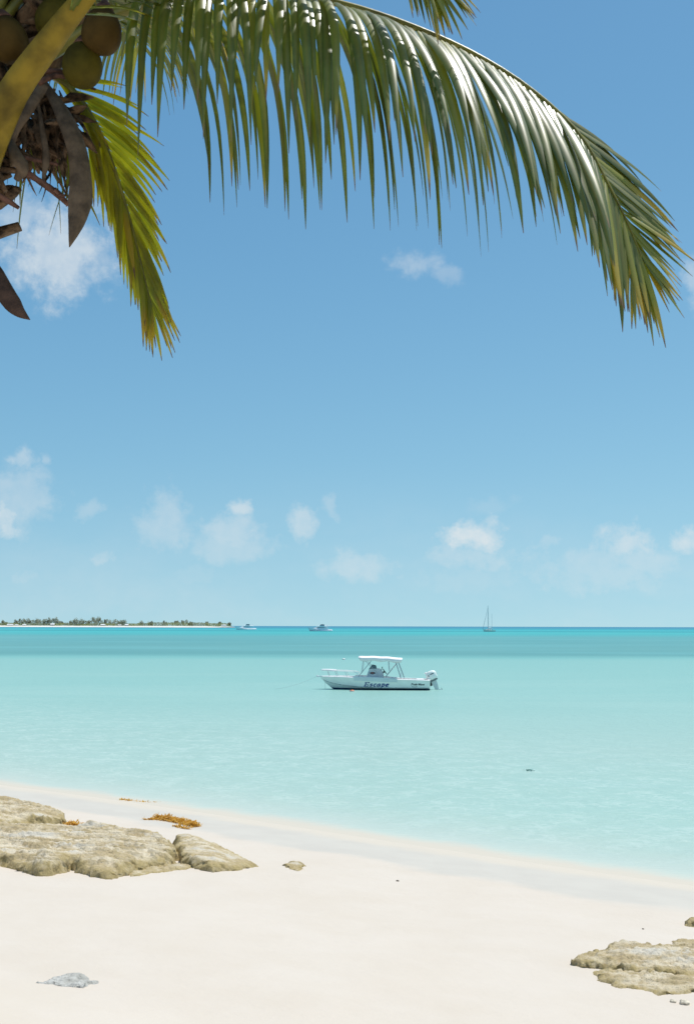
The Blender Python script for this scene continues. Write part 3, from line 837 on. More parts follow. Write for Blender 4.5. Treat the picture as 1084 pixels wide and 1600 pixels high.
for k in range(60):     # dark fibre mat
    q = P(rnd.uniform(20, 100), rnd.uniform(150, 225), rnd.uniform(5.6, 5.9)); dd = Vector((rnd.gauss(.4, .5), rnd.gauss(0, .3), rnd.gauss(-.2, .5))).normalized()
    mb.tube([q, q + dd * .07, q + dd * .14 + Vector((0, 0, -.03)), q + dd * .2 + Vector((0, 0, -.06))], [.015, .045, .035, .006], 7, 0, .4)
for k in range(70):     # old sheaths packed between the leaf stalks
    q = P(rnd.uniform(-60, 120), rnd.uniform(-60, 125), rnd.uniform(5.78, 6.0)); dd = Vector((rnd.gauss(.3, .5), rnd.gauss(0, .2), rnd.gauss(.3, .5))).normalized()
    mb.tube([q - dd * .12, q - dd * .04, q + dd * .06, q + dd * .16], [.03, .075, .065, .01], 7, 0, .4)
for k in range(26):     # torn stubs of old stalks at the foot of the crown
    q = P(rnd.uniform(-40, 14), rnd.uniform(205, 318), rnd.uniform(5.45, 5.7)); dd = Vector((rnd.uniform(.2, 1), rnd.gauss(0, .3), rnd.gauss(-.25, .5))).normalized(); w = rnd.uniform(.018, .045)
    mb.tube([q - dd * .08, q, q + dd * .05, q + dd * rnd.uniform(.06, .11)], [w, w * 1.1, w, w * .75], 7, 0, .55)
o = part(mb, "sheath_fibre", mfibre, palm, CROWN.copy(), PB); o['kind'] = 'stuff'
mb = MB(); at = []
for k in range(16):     # thin dead leaflets hanging below the crown
    q = P(rnd.uniform(25, 118), rnd.uniform(215, 262), rnd.uniform(5.7, 6.3))
    leaf_mesh(mb, at, q, (rnd.gauss(.05, .2), rnd.gauss(0, .2), -1), (rnd.gauss(0, 1), -1, .1), rnd.uniform(.2, .5), rnd.uniform(.008, .018), 1.5, rnd, rnd.uniform(.3, .7), nseg=7)
o = part(mb, "dead_leaflet", mleaf, palm, CROWN.copy(), PB); set_attr(o, at); o['kind'] = 'stuff'

# ------------------------------------------------------------------ the open motorboat
def gel(name, col, rough=.35, **k): return simple(name, col, rough, .5, var=.03, scale=2, coat=.2, **k)


mhull = gel("white_hull", (.86, .90, .84)); mdeck = gel("white_deck", (.86, .85, .83), .5); mcoam = gel("grey_blue_coaming", (.62, .69, .69), .45)
mblue = simple("blue_antifouling", (.012, .07, .16), .6, .3); mcan = simple("white_canvas", (.82, .81, .80), .8, .2, var=.03, scale=3)
msteel = simple("steel_tube", (.45, .47, .48), .25, .5, metal=.9, var=.05); mblack = simple("black_rubber", (.02, .02, .022), .5, .4)
mnavy = simple("navy_lettering", (.012, .05, .22), .4, .4, var=.02); mink = simple("dark_lettering", (.03, .05, .07), .4, .4, var=.02)
mglass = simple("smoked_screen", (.10, .16, .18), .08, .6, var=.05); mseat = simple("white_vinyl", (.72, .72, .70), .5, .4, var=.05)
morange = simple("orange_float", (.55, .16, .06), .5, .4); mwhitep = simple("white_float", (.8, .8, .78), .5, .4); mrope = simple("grey_rope", (.42, .52, .50), .8, .2)

BD = 4.3 * F / 97.0
bc = P(586, 1076, BD); bc.z = 0
boat = empty("motorboat", bc, R(-3), "white open motorboat with white canvas top and blue name on its side", "boat")
B0 = -3.73   # bow tip in boat x, stern at +3.73; +x to the right of the photo, -y to the camera


def sec(l):
    zs = lerpkeys([(0, .86), (1.5, .86), (4.5, .74), (7.5, .66)], l)
    bs = lerpkeys([(0, .04), (.3, .26), (.8, .58), (1.6, .92), (2.6, 1.13), (4, 1.2), (7.5, 1.15)], l)
    zc = lerpkeys([(0, .74), (.35, .54), (.8, .42), (1.5, .31), (2.4, .22), (3.2, .18), (4.2, .15), (7.5, .14)], l)
    bcn = lerpkeys([(0, .02), (.35, .14), (.8, .36), (1.6, .70), (2.6, .96), (4, 1.06), (7.5, 1.03)], l)
    zk = lerpkeys([(0, .72), (.35, .40), (.8, .04), (1.2, -.18), (2.0, -.30), (7.5, -.30)], l)
    return zs, bs, zc, bcn, zk


def hull_half(l, sgn):
    zs, bs, zc, bcn, zk = sec(l); x = B0 + l
    zb = min(.105, zc); fb = (zb - zk) / max(.001, zc - zk) if zc > zk else 1; fb = max(0, min(1, fb)); 
    bb = bcn * fb
    if zb < zk: zb, bb = zk, 0
    midz, midb = zs * .55 + zc * .45, bs * .52 + bcn * .48 + .01
    return [(x, sgn * bs, zs), (x, sgn * midb, midz), (x, sgn * bcn, zc), (x, sgn * bb, max(zb, zk)), (x, 0, zk)]


LS = [0, .15, .35, .55, .8, 1.1, 1.5, 2.0, 2.6, 3.2, 4, 5, 6, 7, 7.46]
tops = MB(); bot = MB()
for sg in (-1, 1):
    rows = [hull_half(l, sg) for l in LS]
    tops.loft([[Vector(v) for v in r[:4]] for r in rows]); bot.loft([[Vector(v) for v in r[3:]] for r in rows])
e1, e2 = hull_half(7.46, -1), hull_half(7.46, 1)
tops.add(e1[:4] + e2[:4][::-1], [tuple(range(8))]); bot.add([e1[3], e1[4], e2[3]], [(0, 1, 2)])
tops.build("hull", mhull, boat); bot.build("hull_bottom", mblue, boat)
# cap rail, inner liner and sole
cap = MB(); lin = MB()
for sg in (-1, 1):
    rows = []; rows2 = []
    for l in LS:
        zs, bs, *_ = sec(l); x = B0 + l; bi = max(0, bs - .2)
        rows.append([(x, sg * (bs + .025), zs - .035), (x, sg * (bs + .03), zs + .01), (x, sg * (bs - .01), zs + .035), (x, sg * bi, zs + .03), (x, sg * bi, zs - .02)])
        rows2.append([(x, sg * bi, zs - .02), (x, sg * bi, .34 if l > 2.0 else zs - .08), (x, 0, .34 if l > 2.0 else zs - .06)])
    cap.loft(rows); lin.loft(rows2)
zt = sec(7.46)[0]
cap.box((B0 + 7.38, 0, zt + .015), (.16, 2.2, .05))
cap.build("cap_rail", mdeck, boat, bevel=0); lin.build("cockpit_liner", mdeck, boat)
mb = MB()      # raised coaming amidships, grey blue in the photo
for sg in (-1, 1):
    rows = []
    for l in (2.32, 2.6, 3.2, 4, 4.6, 5.0, 5.25):
        zs, bs, *_ = sec(l); x = B0 + l; up = .07 * sstep(5.3, 4.6, l) + .005
        rows.append([(x, sg * (bs + .012 - .0), zs - .19), (x, sg * (bs + .036), zs - .02), (x, sg * (bs + .036), zs + .02 + up), (x, sg * (bs - .16), zs + .03 + up), (x, sg * (bs - .16), zs - .02)])
    mb.loft(rows, 0, True, True)
mb.build("coaming", mcoam, boat)
mb = MB()      # spray rail sweeping down from the stem
rows = []
for sg in (-1, 1):
    pts = [hull_half(l, sg)[2] for l in (.2, .5, .8, 1.3, 2, 2.8, 3.8, 5, 6.4, 7.4)]
    mb.tube([(p[0], p[1] * 1.01 + sg * .012, p[2] + .01) for p in pts], .018, 6)
mb.build("spray_rail", simple("spray_rail_grey", (.32, .38, .37), .5), boat)
mb = MB(); mb.box((B0 - .02, 0, .86), (.55, .26, .07)); mb.tube([(B0 - .26, -.08, .90), (B0 - .26, .08, .90)], .05, 10)
mb.build("bow_pulpit", mdeck, boat, bevel=.01)
# bow rail with posts
rail = empty("bow_rail", (0, 0, 0)); rail.parent = boat
mb = MB()
pr = [(.20, .22, 1.28), (.45, .36, 1.29), (1.0, .66, 1.27), (1.7, .92, 1.24), (2.3, 1.05, 1.19), (2.55, 1.10, 1.12), (2.6, 1.1, .9)]
tubep = [(B0 + l, -w, z) for l, w, z in pr[::-1]] + [(B0 + .08, 0, 1.28)] + [(B0 + l, w, z) for l, w, z in pr]
mb.tube(catmull(tubep, 50), .022, 8); mb.build("rail_tube", mdeck, rail)
for l, w, z in ((.45, .36, 1.29), (1.0, .66, 1.27), (1.7, .92, 1.24)):
    for sg in (-1, 1):
        mb = MB(); mb.tube([(B0 + l, sg * w, z), (B0 + l + .14, sg * (w - .02), sec(l)[0] + .02)], .014, 6); mb.build("rail_post", msteel, rail)
mb = MB()      # padded cushion strapped along the forward rail
mb.tube(catmull([(B0 + 1.0, -.68, 1.27), (B0 + .5, -.40, 1.30), (B0 + .16, -.2, 1.3), (B0 + .06, 0, 1.3), (B0 + .16, .2, 1.3), (B0 + .5, .40, 1.30), (B0 + 1.0, .68, 1.27)], 24), .055, 8); mb.build("rail_pad", mcan, rail)
# console
CX = B0 + 3.72
con = MB(); con.prism([(-.62, .34), (-.55, .95), (-.40, 1.38), (-.33, 1.44), (.30, 1.42), (.48, 1.28), (.58, 1.05), (.60, .34)], -.42, .42)
co = con.build("console", mcoam, boat, bevel=.03, loc=(CX, 0, 0))
mb = MB(); mb.loft([[(-.44, -.40, 1.36), (-.44, .40, 1.36)], [(-.20, -.36, 1.68), (-.20, .36, 1.68)]]); mb.loft([[(-.44, -.40, 1.36), (-.20, -.36, 1.68)], [(.10, -.40, 1.43), (.06, -.37, 1.62)]]); mb.loft([[(-.44, .40, 1.36), (-.20, .36, 1.68)], [(.10, .40, 1.43), (.06, .37, 1.62)]])
mb.build("windscreen", mglass, co)
mb = MB(); n = 24
for ring, mi in ((1.0, 0), (.62, 1)):
    c0 = [(-.16 + .19 * ring * math.cos(2 * math.pi * k / n), -.428 - .004 * (1.6 - ring) * 2, 1.12 + .075 * ring * math.sin(2 * math.pi * k / n)) for k in range(n)]
    mb.add(c0, [tuple(range(n))], mi)
mb.build("oval_badge", [mink, simple("badge_red", (.30, .10, .08), .5)], co)
mb = MB(); ax = Vector((.8, 0, .6)); c0 = Vector((.66, 0, 1.22))
u1 = Vector((0, 1, 0)); u2 = Vector((-.6, 0, .8))
mb.tube([c0 + (u1 * math.cos(a) + u2 * math.sin(a)) * .21 for a in [2 * math.pi * k / 24 for k in range(25)]], .024, 7)
for k in range(3):
    a = 2.1 * k + .5; mb.tube([c0, c0 + (u1 * math.cos(a) + u2 * math.sin(a)) * .2], .018, 6)
mb.tube([c0 - ax * .18, c0 + ax * .03], [.05, .06], 8)
mb.build("steering_wheel", mblack, co)
mb = MB(); mb.tube([(.42, -.25, 1.3), (.50, -.25, 1.5)], .025, 6); mb.tube([(.50, -.25, 1.5), (.50, -.17, 1.52)], .035, 6); mb.build("throttle_lever", mblack, co)
# seats
mb = MB(); mb.box((0, 0, .53), (.55, .9, .38), taper=.92); so2 = mb.build("helm_seat", mseat, boat, bevel=.03, loc=(B0 + 4.95, 0, 0))
mb = MB(); mb.box((.05, 0, .77), (.60, .94, .10)); mb.build("seat_cushion", mcoam, so2, bevel=.03)
mb = MB(); mb.box((0, 0, .55), (.5, 1.7, .36)); so2 = mb.build("stern_bench", mseat, boat, bevel=.03, loc=(B0 + 6.8, 0, 0))
# canvas top on its folding frame
TX0, TX1 = B0 + 2.62, B0 + 5.58
top = empty("canvas_top", (0, 0, 0)); top.parent = boat
mb = MB(); rows = []
for i in range(15):
    u = i / 14; x = TX0 + (TX1 - TX0) * u; zc = 2.20 - .12 * u - .05 * (abs(u - .5) * 2) ** 2.5 + .012 * math.cos(u * 2 * math.pi * 3)
    inset = .08 * (1 if i in (0, 14) else 0)
    row = []
    for k in range(-8, 9):
        a = k / 8; y = 1.02 * math.sin(a * math.pi / 2) if abs(a) < .99 else 1.02 * a
        row.append(Vector((x, y, zc + .13 * math.cos(a * 1.35) - .03)))
    edge = .24 - .03 * math.cos(u * 2 * math.pi * 3)
    row = [Vector((x + (.12 if i == 0 else -.08 if i == 14 else 0), -1.0, zc - edge + .02))] + row + [Vector((x + (.12 if i == 0 else -.08 if i == 14 else 0), 1.0, zc - edge + .02))]
    rows.append(row)
mb.loft(rows)
for i in (0, 14):   # end skirts
    r = rows[i]; low2 = [Vector((v.x + (.22 if i == 0 else -.14), v.y * .98, v.z - .22 if abs(v.y) < .99 else v.z)) for v in r]
    mb.loft([r, low2])
cv2 = mb.build("canvas", mcan, top, smooth=True)
sol = cv2.modifiers.new("thickness", 'SOLIDIFY'); sol.thickness = .012
for sg in (-1, 1):
    y1, y2 = sg * .98, sg * 1.06
    for (xa, za, xb, zb) in ((TX0 + .32, 1.97, B0 + 2.82, 1.12), (TX0 + .92, 1.98, B0 + 2.62, .90), (TX0 + .40, 1.96, B0 + 3.95, 1.10), (TX0 + 2.02, 1.95, B0 + 4.70, 1.28), (TX0 + 2.75, 1.92, B0 + 4.45, .86), (TX0 + 2.48, 1.93, B0 + 5.48, .80), (TX0 + 2.66, 1.90, B0 + 5.72, .78)):
        mb = MB(); mb.tube([(xa, y1, za + .05), (xb, y2, zb)], .017, 8); mb.build("frame_tube", msteel, top)
for x in (TX0 + .35, TX0 + .95, TX0 + 2.0, TX0 + 2.7):
    mb = MB(); mb.tube([(x, -.98, 1.98), (x, -.7, 2.10), (x, 0, 2.17), (x, .7, 2.10), (x, .98, 1.98)], .017, 8); mb.build("frame_bow", msteel, top)
mb = MB(); mb.box((B0 + 5.5, -1.04, .98), (.05, .03, .42)); mb.build("rod_holder", mdeck, boat)
mb = MB(); mb.tube([(B0 + 7.25, .55, .7), (B0 + 7.25, .55, 1.02)], .015, 6); mb.tube([(B0 + 7.1, .55, 1.06), (B0 + 7.2, .55, 1.09), (B0 + 7.35, .55, 1.08)], [.03, .07, .03], 8); mb.build("stern_light", mdeck, boat)
# outboard engine, tilted up
mcowl = simple("grey_cowl_base", (.20, .23, .24), .5)
ob = empty("outboard_engine", (B0 + 7.56, 0, .62), 0); ob.parent = boat; ob.rotation_euler = (0, R(-24), 0)
mb = MB(); rows = []
for (x, w, z0, z1) in ((-.22, .15, .12, .42), (-.15, .21, .04, .56), (.05, .24, .0, .64), (.30, .24, .0, .62), (.46, .20, .06, .54), (.52, .13, .12, .44)):
    rows.append([(x, math.copysign(abs(math.cos(a)) ** .55, math.cos(a)) * w, (z0 + z1) / 2 + (z1 - z0) / 2 * math.copysign(abs(math.sin(a)) ** .55, math.sin(a))) for a in [2 * math.pi * k / 20 for k in range(20)]])
mb.loft(rows, 0, True, True); mb.build("cowl", mhull, ob, smooth=True)
mb = MB(); mb.box((.14, 0, -.04), (.62, .36, .10)); mb.build("cowl_base", mcowl, ob, bevel=.02)
mb = MB(); mb.prism([(-.06, .0), (.34, .0), (.30, -.40), (.24, -.72), (.40, -.86), (.38, -.93), (-.16, -.93), (-.20, -.84), (.0, -.70), (-.02, -.4)], -.06, .06); mb.build("leg", mcoam, ob, bevel=.015)
mb = MB(); mb.prism([(-.30, .12), (-.05, .12), (-.05, -.34), (-.22, -.34)], -.14, .14); mb.build("bracket", mblack, ob, bevel=.01)
mb = MB(); mb.box((.22, -.243, .40), (.26, .012, .05)); mb.box((-.04, -.232, .36), (.07, .012, .10)); mb.build("cowl_stripe", mink, ob)
mb = MB(); mb.box((.515, 0, .30), (.03, .16, .16)); mb.build("cowl_vent", mink, ob)
for k in range(3):
    mb = MB(); a = 2.09 * k; dr2 = Vector((0, math.cos(a), math.sin(a)))
    mb.loft([[Vector((.42, 0, -.88)) + dr2 * r + Vector((.02 * q, 0, 0)) + Vector((0, -math.sin(a), math.cos(a))) * .07 * q * (r / .15) for q in (-1, 0, 1)] for r in (.03, .09, .15, .17)]); mb.build("propeller_blade", mink, ob)


def nib(strokes, name, mat, parent, x0, z0, sc, shear, ysurf, w=(.17, .055), ang=40):
    """lettering with a broad-nib pen: strokes in letter units, x right, z up"""
    mb = MB(); ca, sa = math.cos(R(ang)), math.sin(R(ang))
    for si, st in enumerate(strokes):
        C = catmull([(a, 0, c) for a, c in st], max(10, 8 * len(st))); L2 = []
        for i, p in enumerate(C):
            T = (C[min(i + 1, len(C) - 1)] - C[max(i - 1, 0)]).normalized(); n = Vector((-T.z, 0, T.x))
            h = .5 * (w[0] * abs(n.x) * .95 + w[1] * abs(n.z) + .01)
            L2.append((p + n * h, p - n * h))
        row = [[], []]
        rows = []
        for a, b2 in L2:
            rows.append([Vector((x0 + (q.x + shear * q.z) * sc, ysurf(x0 + (q.x + shear * q.z) * sc, z0 + q.z * sc) - .006 - .003 * si, z0 + q.z * sc)) for q in (a, b2)])
        mb.loft(rows)
    return mb.build(name, mat, parent)


def hull_y(x, z):
    zs, bs, zc, bcn, zk = sec(max(0, min(7.46, x - B0))); midz, midb = zs * .55 + zc * .45, bs * .52 + bcn * .48 + .01
    if z > midz: f = (z - midz) / (zs - midz); return -(midb + (bs - midb) * f)
    f = (z - zc) / (midz - zc); return -(bcn + (midb - bcn) * f)


GL = {
    'E': (.86, [[(.18, .0), (.18, .5), (.18, 1.0)], [(.0, .96), (.4, .96), (.74, .96)], [(.18, .52), (.38, .52), (.58, .52)], [(.0, .04), (.4, .04), (.76, .04)], [(.72, .96), (.72, .78)], [(.74, .04), (.74, .24)], [(.56, .62), (.56, .42)]]),
    's': (.56, [[(.40, .54), (.26, .62), (.10, .52), (.16, .36), (.34, .28), (.38, .12), (.22, .0), (.04, .08)]]),
    'c': (.52, [[(.40, .48), (.34, .60), (.18, .58), (.04, .30), (.12, .04), (.30, .02), (.42, .14)]]),
    'a': (.62, [[(.44, .50), (.28, .62), (.10, .46), (.06, .16), (.20, .0), (.40, .24)], [(.46, .62), (.44, .30), (.46, .04), (.58, .10)]]),
    'p': (.64, [[(.02, .54), (.12, .60), (.14, .30), (.12, -.34)], [(.14, .40), (.30, .62), (.48, .50), (.46, .16), (.30, .0), (.14, .12)], [(.0, -.34), (.24, -.34)]]),
    'e': (.54, [[(.06, .28), (.24, .34), (.42, .46), (.32, .62), (.14, .54), (.04, .26), (.14, .02), (.32, .02), (.44, .14)]]),
    'P': (.62, [[(.12, .0), (.14, .5), (.18, .98)], [(.02, .86), (.26, 1.0), (.52, .86), (.46, .58), (.16, .46)]]),
    'r': (.42, [[(.06, .6), (.10, .3), (.08, .0)], [(.10, .40), (.22, .58), (.36, .56)]]),
    'i': (.26, [[(.08, .6), (.10, .3), (.12, .02), (.2, .06)], [(.10, .84), (.14, .80)]]),
    'd': (.62, [[(.42, .50), (.26, .62), (.08, .44), (.06, .14), (.20, .0), (.40, .24)], [(.50, 1.0), (.46, .5), (.46, .04), (.58, .08)]]),
    'W': (.95, [[(.02, .96), (.16, .5), (.20, .02)], [(.20, .02), (.38, .5), (.48, .9)], [(.48, .9), (.54, .4), (.58, .02)], [(.58, .02), (.78, .5), (.90, .98)]]),
    'v': (.5, [[(.02, .6), (.12, .3), (.18, .0)], [(.18, .0), (.32, .3), (.42, .6)]]),
}


def write(text, x0, z0, sc, shear, name, mat, w=(.17, .055), gap=.10, wide=1.15):
    x = x0; o = None; objs = []
    for ch in text:
        if ch == ' ': x += .35 * sc; continue
        adv, st = GL[ch]; o = nib([[(a * wide, c) for a, c in k] for k in st], "letter", mat, None, x, z0, sc, shear, hull_y, w); objs.append(o); x += (adv * wide + gap) * sc
    p = empty(name, (0, 0, 0)); p.parent = boat
    for o in objs: o.parent = p
    return x


write("Escape", B0 + 2.98, .25, .275, .34, "name_lettering", mnavy, (.27, .14), .10, 1.5)
xe = write("Pride Wave", B0 + 6.18, .34, .135, .22, "small_lettering", mink, (.24, .10), .06)
mb = MB()
for i, (x, z) in enumerate(((B0 + 6.2, .34), (B0 + 6.3, .26), (B0 + 6.5, .24), (B0 + 6.66, .27))): pass
C = catmull([(B0 + 6.18, 0, .36), (B0 + 6.24, 0, .27), (B0 + 6.40, 0, .235), (B0 + 6.6, 0, .26)], 16)
mb.loft([[Vector((p.x, hull_y(p.x, p.z) - .004, p.z + .010)), Vector((p.x, hull_y(p.x, p.z) - .004, p.z - .010))] for p in C]); mb.build("swoosh_mark", mink, boat)

# moorings
bw = boat.matrix_basis.to_4x4()
bm4 = Matrix.Translation(bc) @ Matrix.Rotation(R(-3), 4, 'Z')
bowp = bm4 @ Vector((B0 - .24, 0, .86))
far = P(420, 1077, 4.3 * F / 97.5); far.z = -.05
mb = MB(); mb.tube([bowp.lerp(far, u) + Vector((0, 0, -.16 * math.sin(math.pi * u))) for u in [i / 14 for i in range(15)]], .006, 5)
tag(mb.build("mooring_rope", mrope), "thin rope running from the bow of the white motorboat down into the water", 'rope')
mb = MB(); q = bm4 @ Vector((B0 + .3, -.1, .70)); q2 = bm4 @ Vector((B0 + .32, -.12, -.1)); mb.tube([q, q2], .008, 5)
tag(mb.build("bow_line", mrope), "short thin line hanging straight down from the stem of the white motorboat", 'rope')


def buoy(px, py, dpx, r, ma, mb_, label):
    p = P(px, py, 4.3 * F / dpx); p.z = 0
    o = empty("mooring_buoy", p, 0, label, 'buoy')
    m1 = MB(); m1.tube([(0, 0, -r * .5), (0, 0, -r * .2), (0, 0, r * .2), (0, 0, r * .5), (0, 0, r * .68), (0, 0, r * .72)], [r * .7, r * .96, r, r * .72, r * .3, r * .05], 16); m1.build("float", ma, o, True)
    m2 = MB(); m2.tube([(0, 0, r * .1), (0, 0, r * .2), (0, 0, r * .3)], [r * 1.01, r * 1.02, r * .96], 16, cap=False); m2.build("band", mb_, o, True)


buoy(550, 1079, 100.5, .17, morange, mwhitep, "small orange and white mooring buoy floating in front of the motorboat")
buoy(537, 1030, 51.5, .22, mwhitep, mink, "small white mooring buoy floating far behind the bow of the motorboat")
mb = MB()   # dark weed drifting just at the surface
wd = P(827, 1198, 35.2); rnd = random.Random(3)
for k in range(36):
    q = Vector((rnd.gauss(0, .07), rnd.gauss(0, .12), rnd.uniform(-.02, .006))); dd = Vector((rnd.gauss(0, 1), rnd.gauss(0, .6), 0)).normalized() * .06
    s2 = Vector((-dd.y, dd.x, .05)) * .2; mb.add([q - s2, q + s2, q + dd + s2, q + dd - s2], [(0, 1, 2, 3)])
wd.z = .012; o = mb.build("floating_seaweed", simple("dark_weed", (.30, .50, .47), .6), loc=wd); tag(o, "small dark scrap of weed floating in the shallows at right", 'seaweed', kind='stuff')

# ------------------------------------------------------------------ yachts at anchor
def taper_y(o, z0, z1, k):
    for v in o.data.vertices: v.co.y *= 1 - (1 - k) * max(0, min(1, (v.co.z - z0) / (z1 - z0)))
    return o


def motor_yacht(loc, rz, label):
    y = empty("motor_yacht", loc, rz, label, 'yacht', 'motor yachts at anchor offshore')
    Lh = 24.0; rows = []; rowsb = []
    for i in range(13):
        u = i / 12; x = -Lh / 2 + Lh * u; b2 = 2.9 * min(1, (u / .38)) ** .62 if u < .38 else 2.9 - .25 * (u - .38); b2 = max(.06, b2)
        zs = 3.1 - 1.3 * sstep(.0, .75, u); xk = x + (1 - u) ** 3 * 2.6
        tb = 1 - .26 * sstep(.12, .4, u); rows.append([(x, -b2 * tb, zs), (x + (xk - x) * .5, -b2 * (.93 + .02 * (1 - tb) / .26), zs * .5), (xk, -b2 * 1.0 if u > .3 else -b2 * .85, .25), (xk, -b2 * .55, -.5), (xk, b2 * .55, -.5), (xk, b2 * 1.0 if u > .3 else b2 * .85, .25), (x + (xk - x) * .5, b2 * (.93 + .02 * (1 - tb) / .26), zs * .5), (x, b2 * tb, zs)])
    mb = MB(); mb.loft([[Vector(v) for v in r] for r in rows], 0, True, True); mb.build("hull", mywhite, y)
    mb = MB()
    for sg in (-1, 1): mb.loft([[(-5.0, sg * 2.72, 1.42), (-5.0, sg * 2.76, 1.20)], [(-1.5, sg * 2.80, 1.32), (-1.5, sg * 2.86, 1.0)], [(1.4, sg * 2.80, 1.2), (1.4, sg * 2.86, 1.0)]])
    mb.build("hull_window", mglassd, y)
    mb = MB(); mb.prism([(-6.6, 2.3), (-3.2, 4.0), (-1.5, 4.55), (7.2, 4.45), (7.8, 4.2), (7.2, 2.0), (-6, 1.9)], -2.25, 2.25); sup = mb.build("deckhouse", mywhite, y, bevel=.12)
    taper_y(sup, 1.9, 4.5, .46)
    mb = MB(); mb.prism([(-4.0, 3.15), (-2.4, 3.52), (4.6, 3.46), (5.2, 3.2), (4.6, 2.98), (-2.2, 2.92)], -2.29, 2.29); taper_y(mb.build("window_band", mglassd, sup), 1.9, 4.5, .46)
    mb = MB(); mb.prism([(-1.9, 4.50), (-.3, 5.25), (6.8, 5.15), (9.2, 5.05), (9.2, 4.75), (6.4, 4.48)], -2.1, 2.1); taper_y(mb.build("flybridge", mywhite, y, bevel=.08), 4.4, 5.3, .62)
    mb = MB(); mb.prism([(-.1, 5.2), (1.3, 6.15), (4.3, 6.15), (4.9, 5.2)], -1.5, 1.5); fb = mb.build("bridge_house", mglassd, y, bevel=.05); taper_y(fb, 5.2, 6.2, .6)
    for x in (.05, 2.2, 4.55):
        mb = MB(); mb.prism([(x - .15, 5.2), (x + (1.25 if x < 1 else .0) - .12, 6.2), (x + (1.25 if x < 1 else -.3) + .18, 6.2), (x + .2, 5.2)], -1.54, 1.54); taper_y(mb.build("bridge_pillar", mywhite, fb), 5.2, 6.2, .6)
    mb = MB(); mb.box((2.9, 0, 6.32), (5.0, 3.4, .26)); mb.build("hardtop", mywhite, y, bevel=.1)
    mb = MB(); mb.tube([(3.2, 0, 6.4), (3.5, 0, 7.4)], .10, 6); mb.box((3.45, 0, 7.2), (.3, 1.6, .12)); mb.build("radar_mast", mywhite, y)
    mb = MB(); mb.box((7.4, 0, 5.35), (2.8, 1.4, .5), taper=.8); mb.build("tender", mcoam, y, bevel=.15)
    for x in (7.6, 9.0):
        for sg in (-1, 1):
            mb = MB(); mb.tube([(x, sg * 1.95, 1.9), (x, sg * 1.95, 4.8)], .07, 6); mb.build("deck_post", mywhite, y)
    for sg in (-1, 1):
        mb = MB(); mb.tube([(-11.6, sg * .4, 3.95), (-9.5, sg * 1.7, 3.85), (-7, sg * 2.4, 3.7), (-5, sg * 2.7, 3.5)], .04, 5)
        for (x, yy, z) in ((-11.2, .7, 3.9), (-9.5, 1.7, 3.85), (-8, 2.15, 3.75), (-6.4, 2.5, 3.6)): mb.tube([(x, sg * yy, z), (x, sg * yy, z - .95)], .03, 5)
        mb.build("bow_rail", msteel, y)
    mb = MB(); mb.box((11.9, 0, .45), (1.8, 4.6, .25)); mb.build("swim_platform", mywhite, y, bevel=.05)
    return y


mywhite = gel("white_yacht_paint", (.90, .91, .91), .3)
mglassd = simple("dark_yacht_glass", (.13, .13, .16), .1, .6, var=.05)
YD = 1420.0
p = P(383.5, 984, 1300); p.z = 0; motor_yacht(p, R(8), "white motor yacht anchored just off the end of the low island")
p = P(499.5, 985, 980); p.z = 0; motor_yacht(p, R(-6), "white motor yacht anchored alone between the island and the sailing boat").scale = (.86, .86, .92)

sp2 = P(763, 987, 1000); sp2.z = 0
sb2 = empty("sailing_boat", sp2, R(38), "two masted sailing boat at anchor on the right with its sails down", 'sailboat')
mb = MB(); rows = []
for i in range(11):
    u = i / 10; x = -7.2 + 14.2 * u; b2 = max(.05, 2.1 * (min(1, u / .45)) ** .7 * (1 - .25 * sstep(.6, 1, u))); zs = 1.9 - .7 * sstep(0, .7, u); xk = x + (1 - u) ** 3 * 1.6
    rows.append([Vector(v) for v in ((x, -b2, zs), (xk, -b2 * .85, .2), (xk, 0, -.6), (xk, b2 * .85, .2), (x, b2, zs))])
mb.loft(rows, 0, True, True); mb.build("hull", gel("cream_hull", (.78, .78, .70)), sb2)
mb = MB(); mb.box((-.5, 0, 1.65), (5.6, 2.3, .8), taper=.88); cabn = mb.build("cabin", mdeck, sb2, bevel=.08)
mb = MB(); mb.box((-.5, 0, 1.72), (4.4, 2.36, .26)); mb.build("cabin_window", mglassd, cabn)
mast = simple("grey_mast", (.40, .45, .47), .4, .5)
mb = MB(); mb.tube([(-.6, 0, 1.4), (-.6, 0, 22.3)], [.24, .17], 8); mb.build("main_mast", mast, sb2)
mb = MB(); mb.tube([(4.0, 0, 1.3), (4.0, 0, 15.6)], [.12, .08], 8); mb.build("mizzen_mast", mast, sb2)
mb = MB(); mb.tube([(-.6, 0, 3.0), (3.4, 0, 3.0)], .09, 6); mb.build("boom", mast, sb2)
mb = MB(); mb.tube([(-.5, 0, 3.2), (1.5, 0, 3.35), (3.3, 0, 3.2)], [.28, .24, .14], 8); mb.build("furled_sail", mcan, sb2, True)
mb = MB(); mb.tube([(-7.0, 0, 2.0), (-.7, 0, 20.5)], [.17, .08], 6); mb.build("furled_jib", mast, sb2)
mb = MB(); mb.box((4.8, 0, 3.1), (2.4, 2.4, .16)); mb.build("cockpit_awning", mcan, sb2, bevel=.04)
for x in (3.8, 5.8):
    for sg in (-1, 1):
        mb = MB(); mb.tube([(x, sg * 1.1, 1.2), (x, sg * 1.1, 3.1)], .05, 5); mb.build("awning_post", mast, sb2)
for sg in (-1, 1):
    mb = MB(); mb.tube([(-.4, sg * 1.9, 1.4), (-.6, sg * .7, 11), (-.6, 0, 21.5)], .025, 4); mb.build("shroud", mast, sb2)
mb = MB(); mb.tube([(-.6, -.75, 11), (-.6, .75, 11)], .05, 5); mb.build("spreader", mast, sb2)

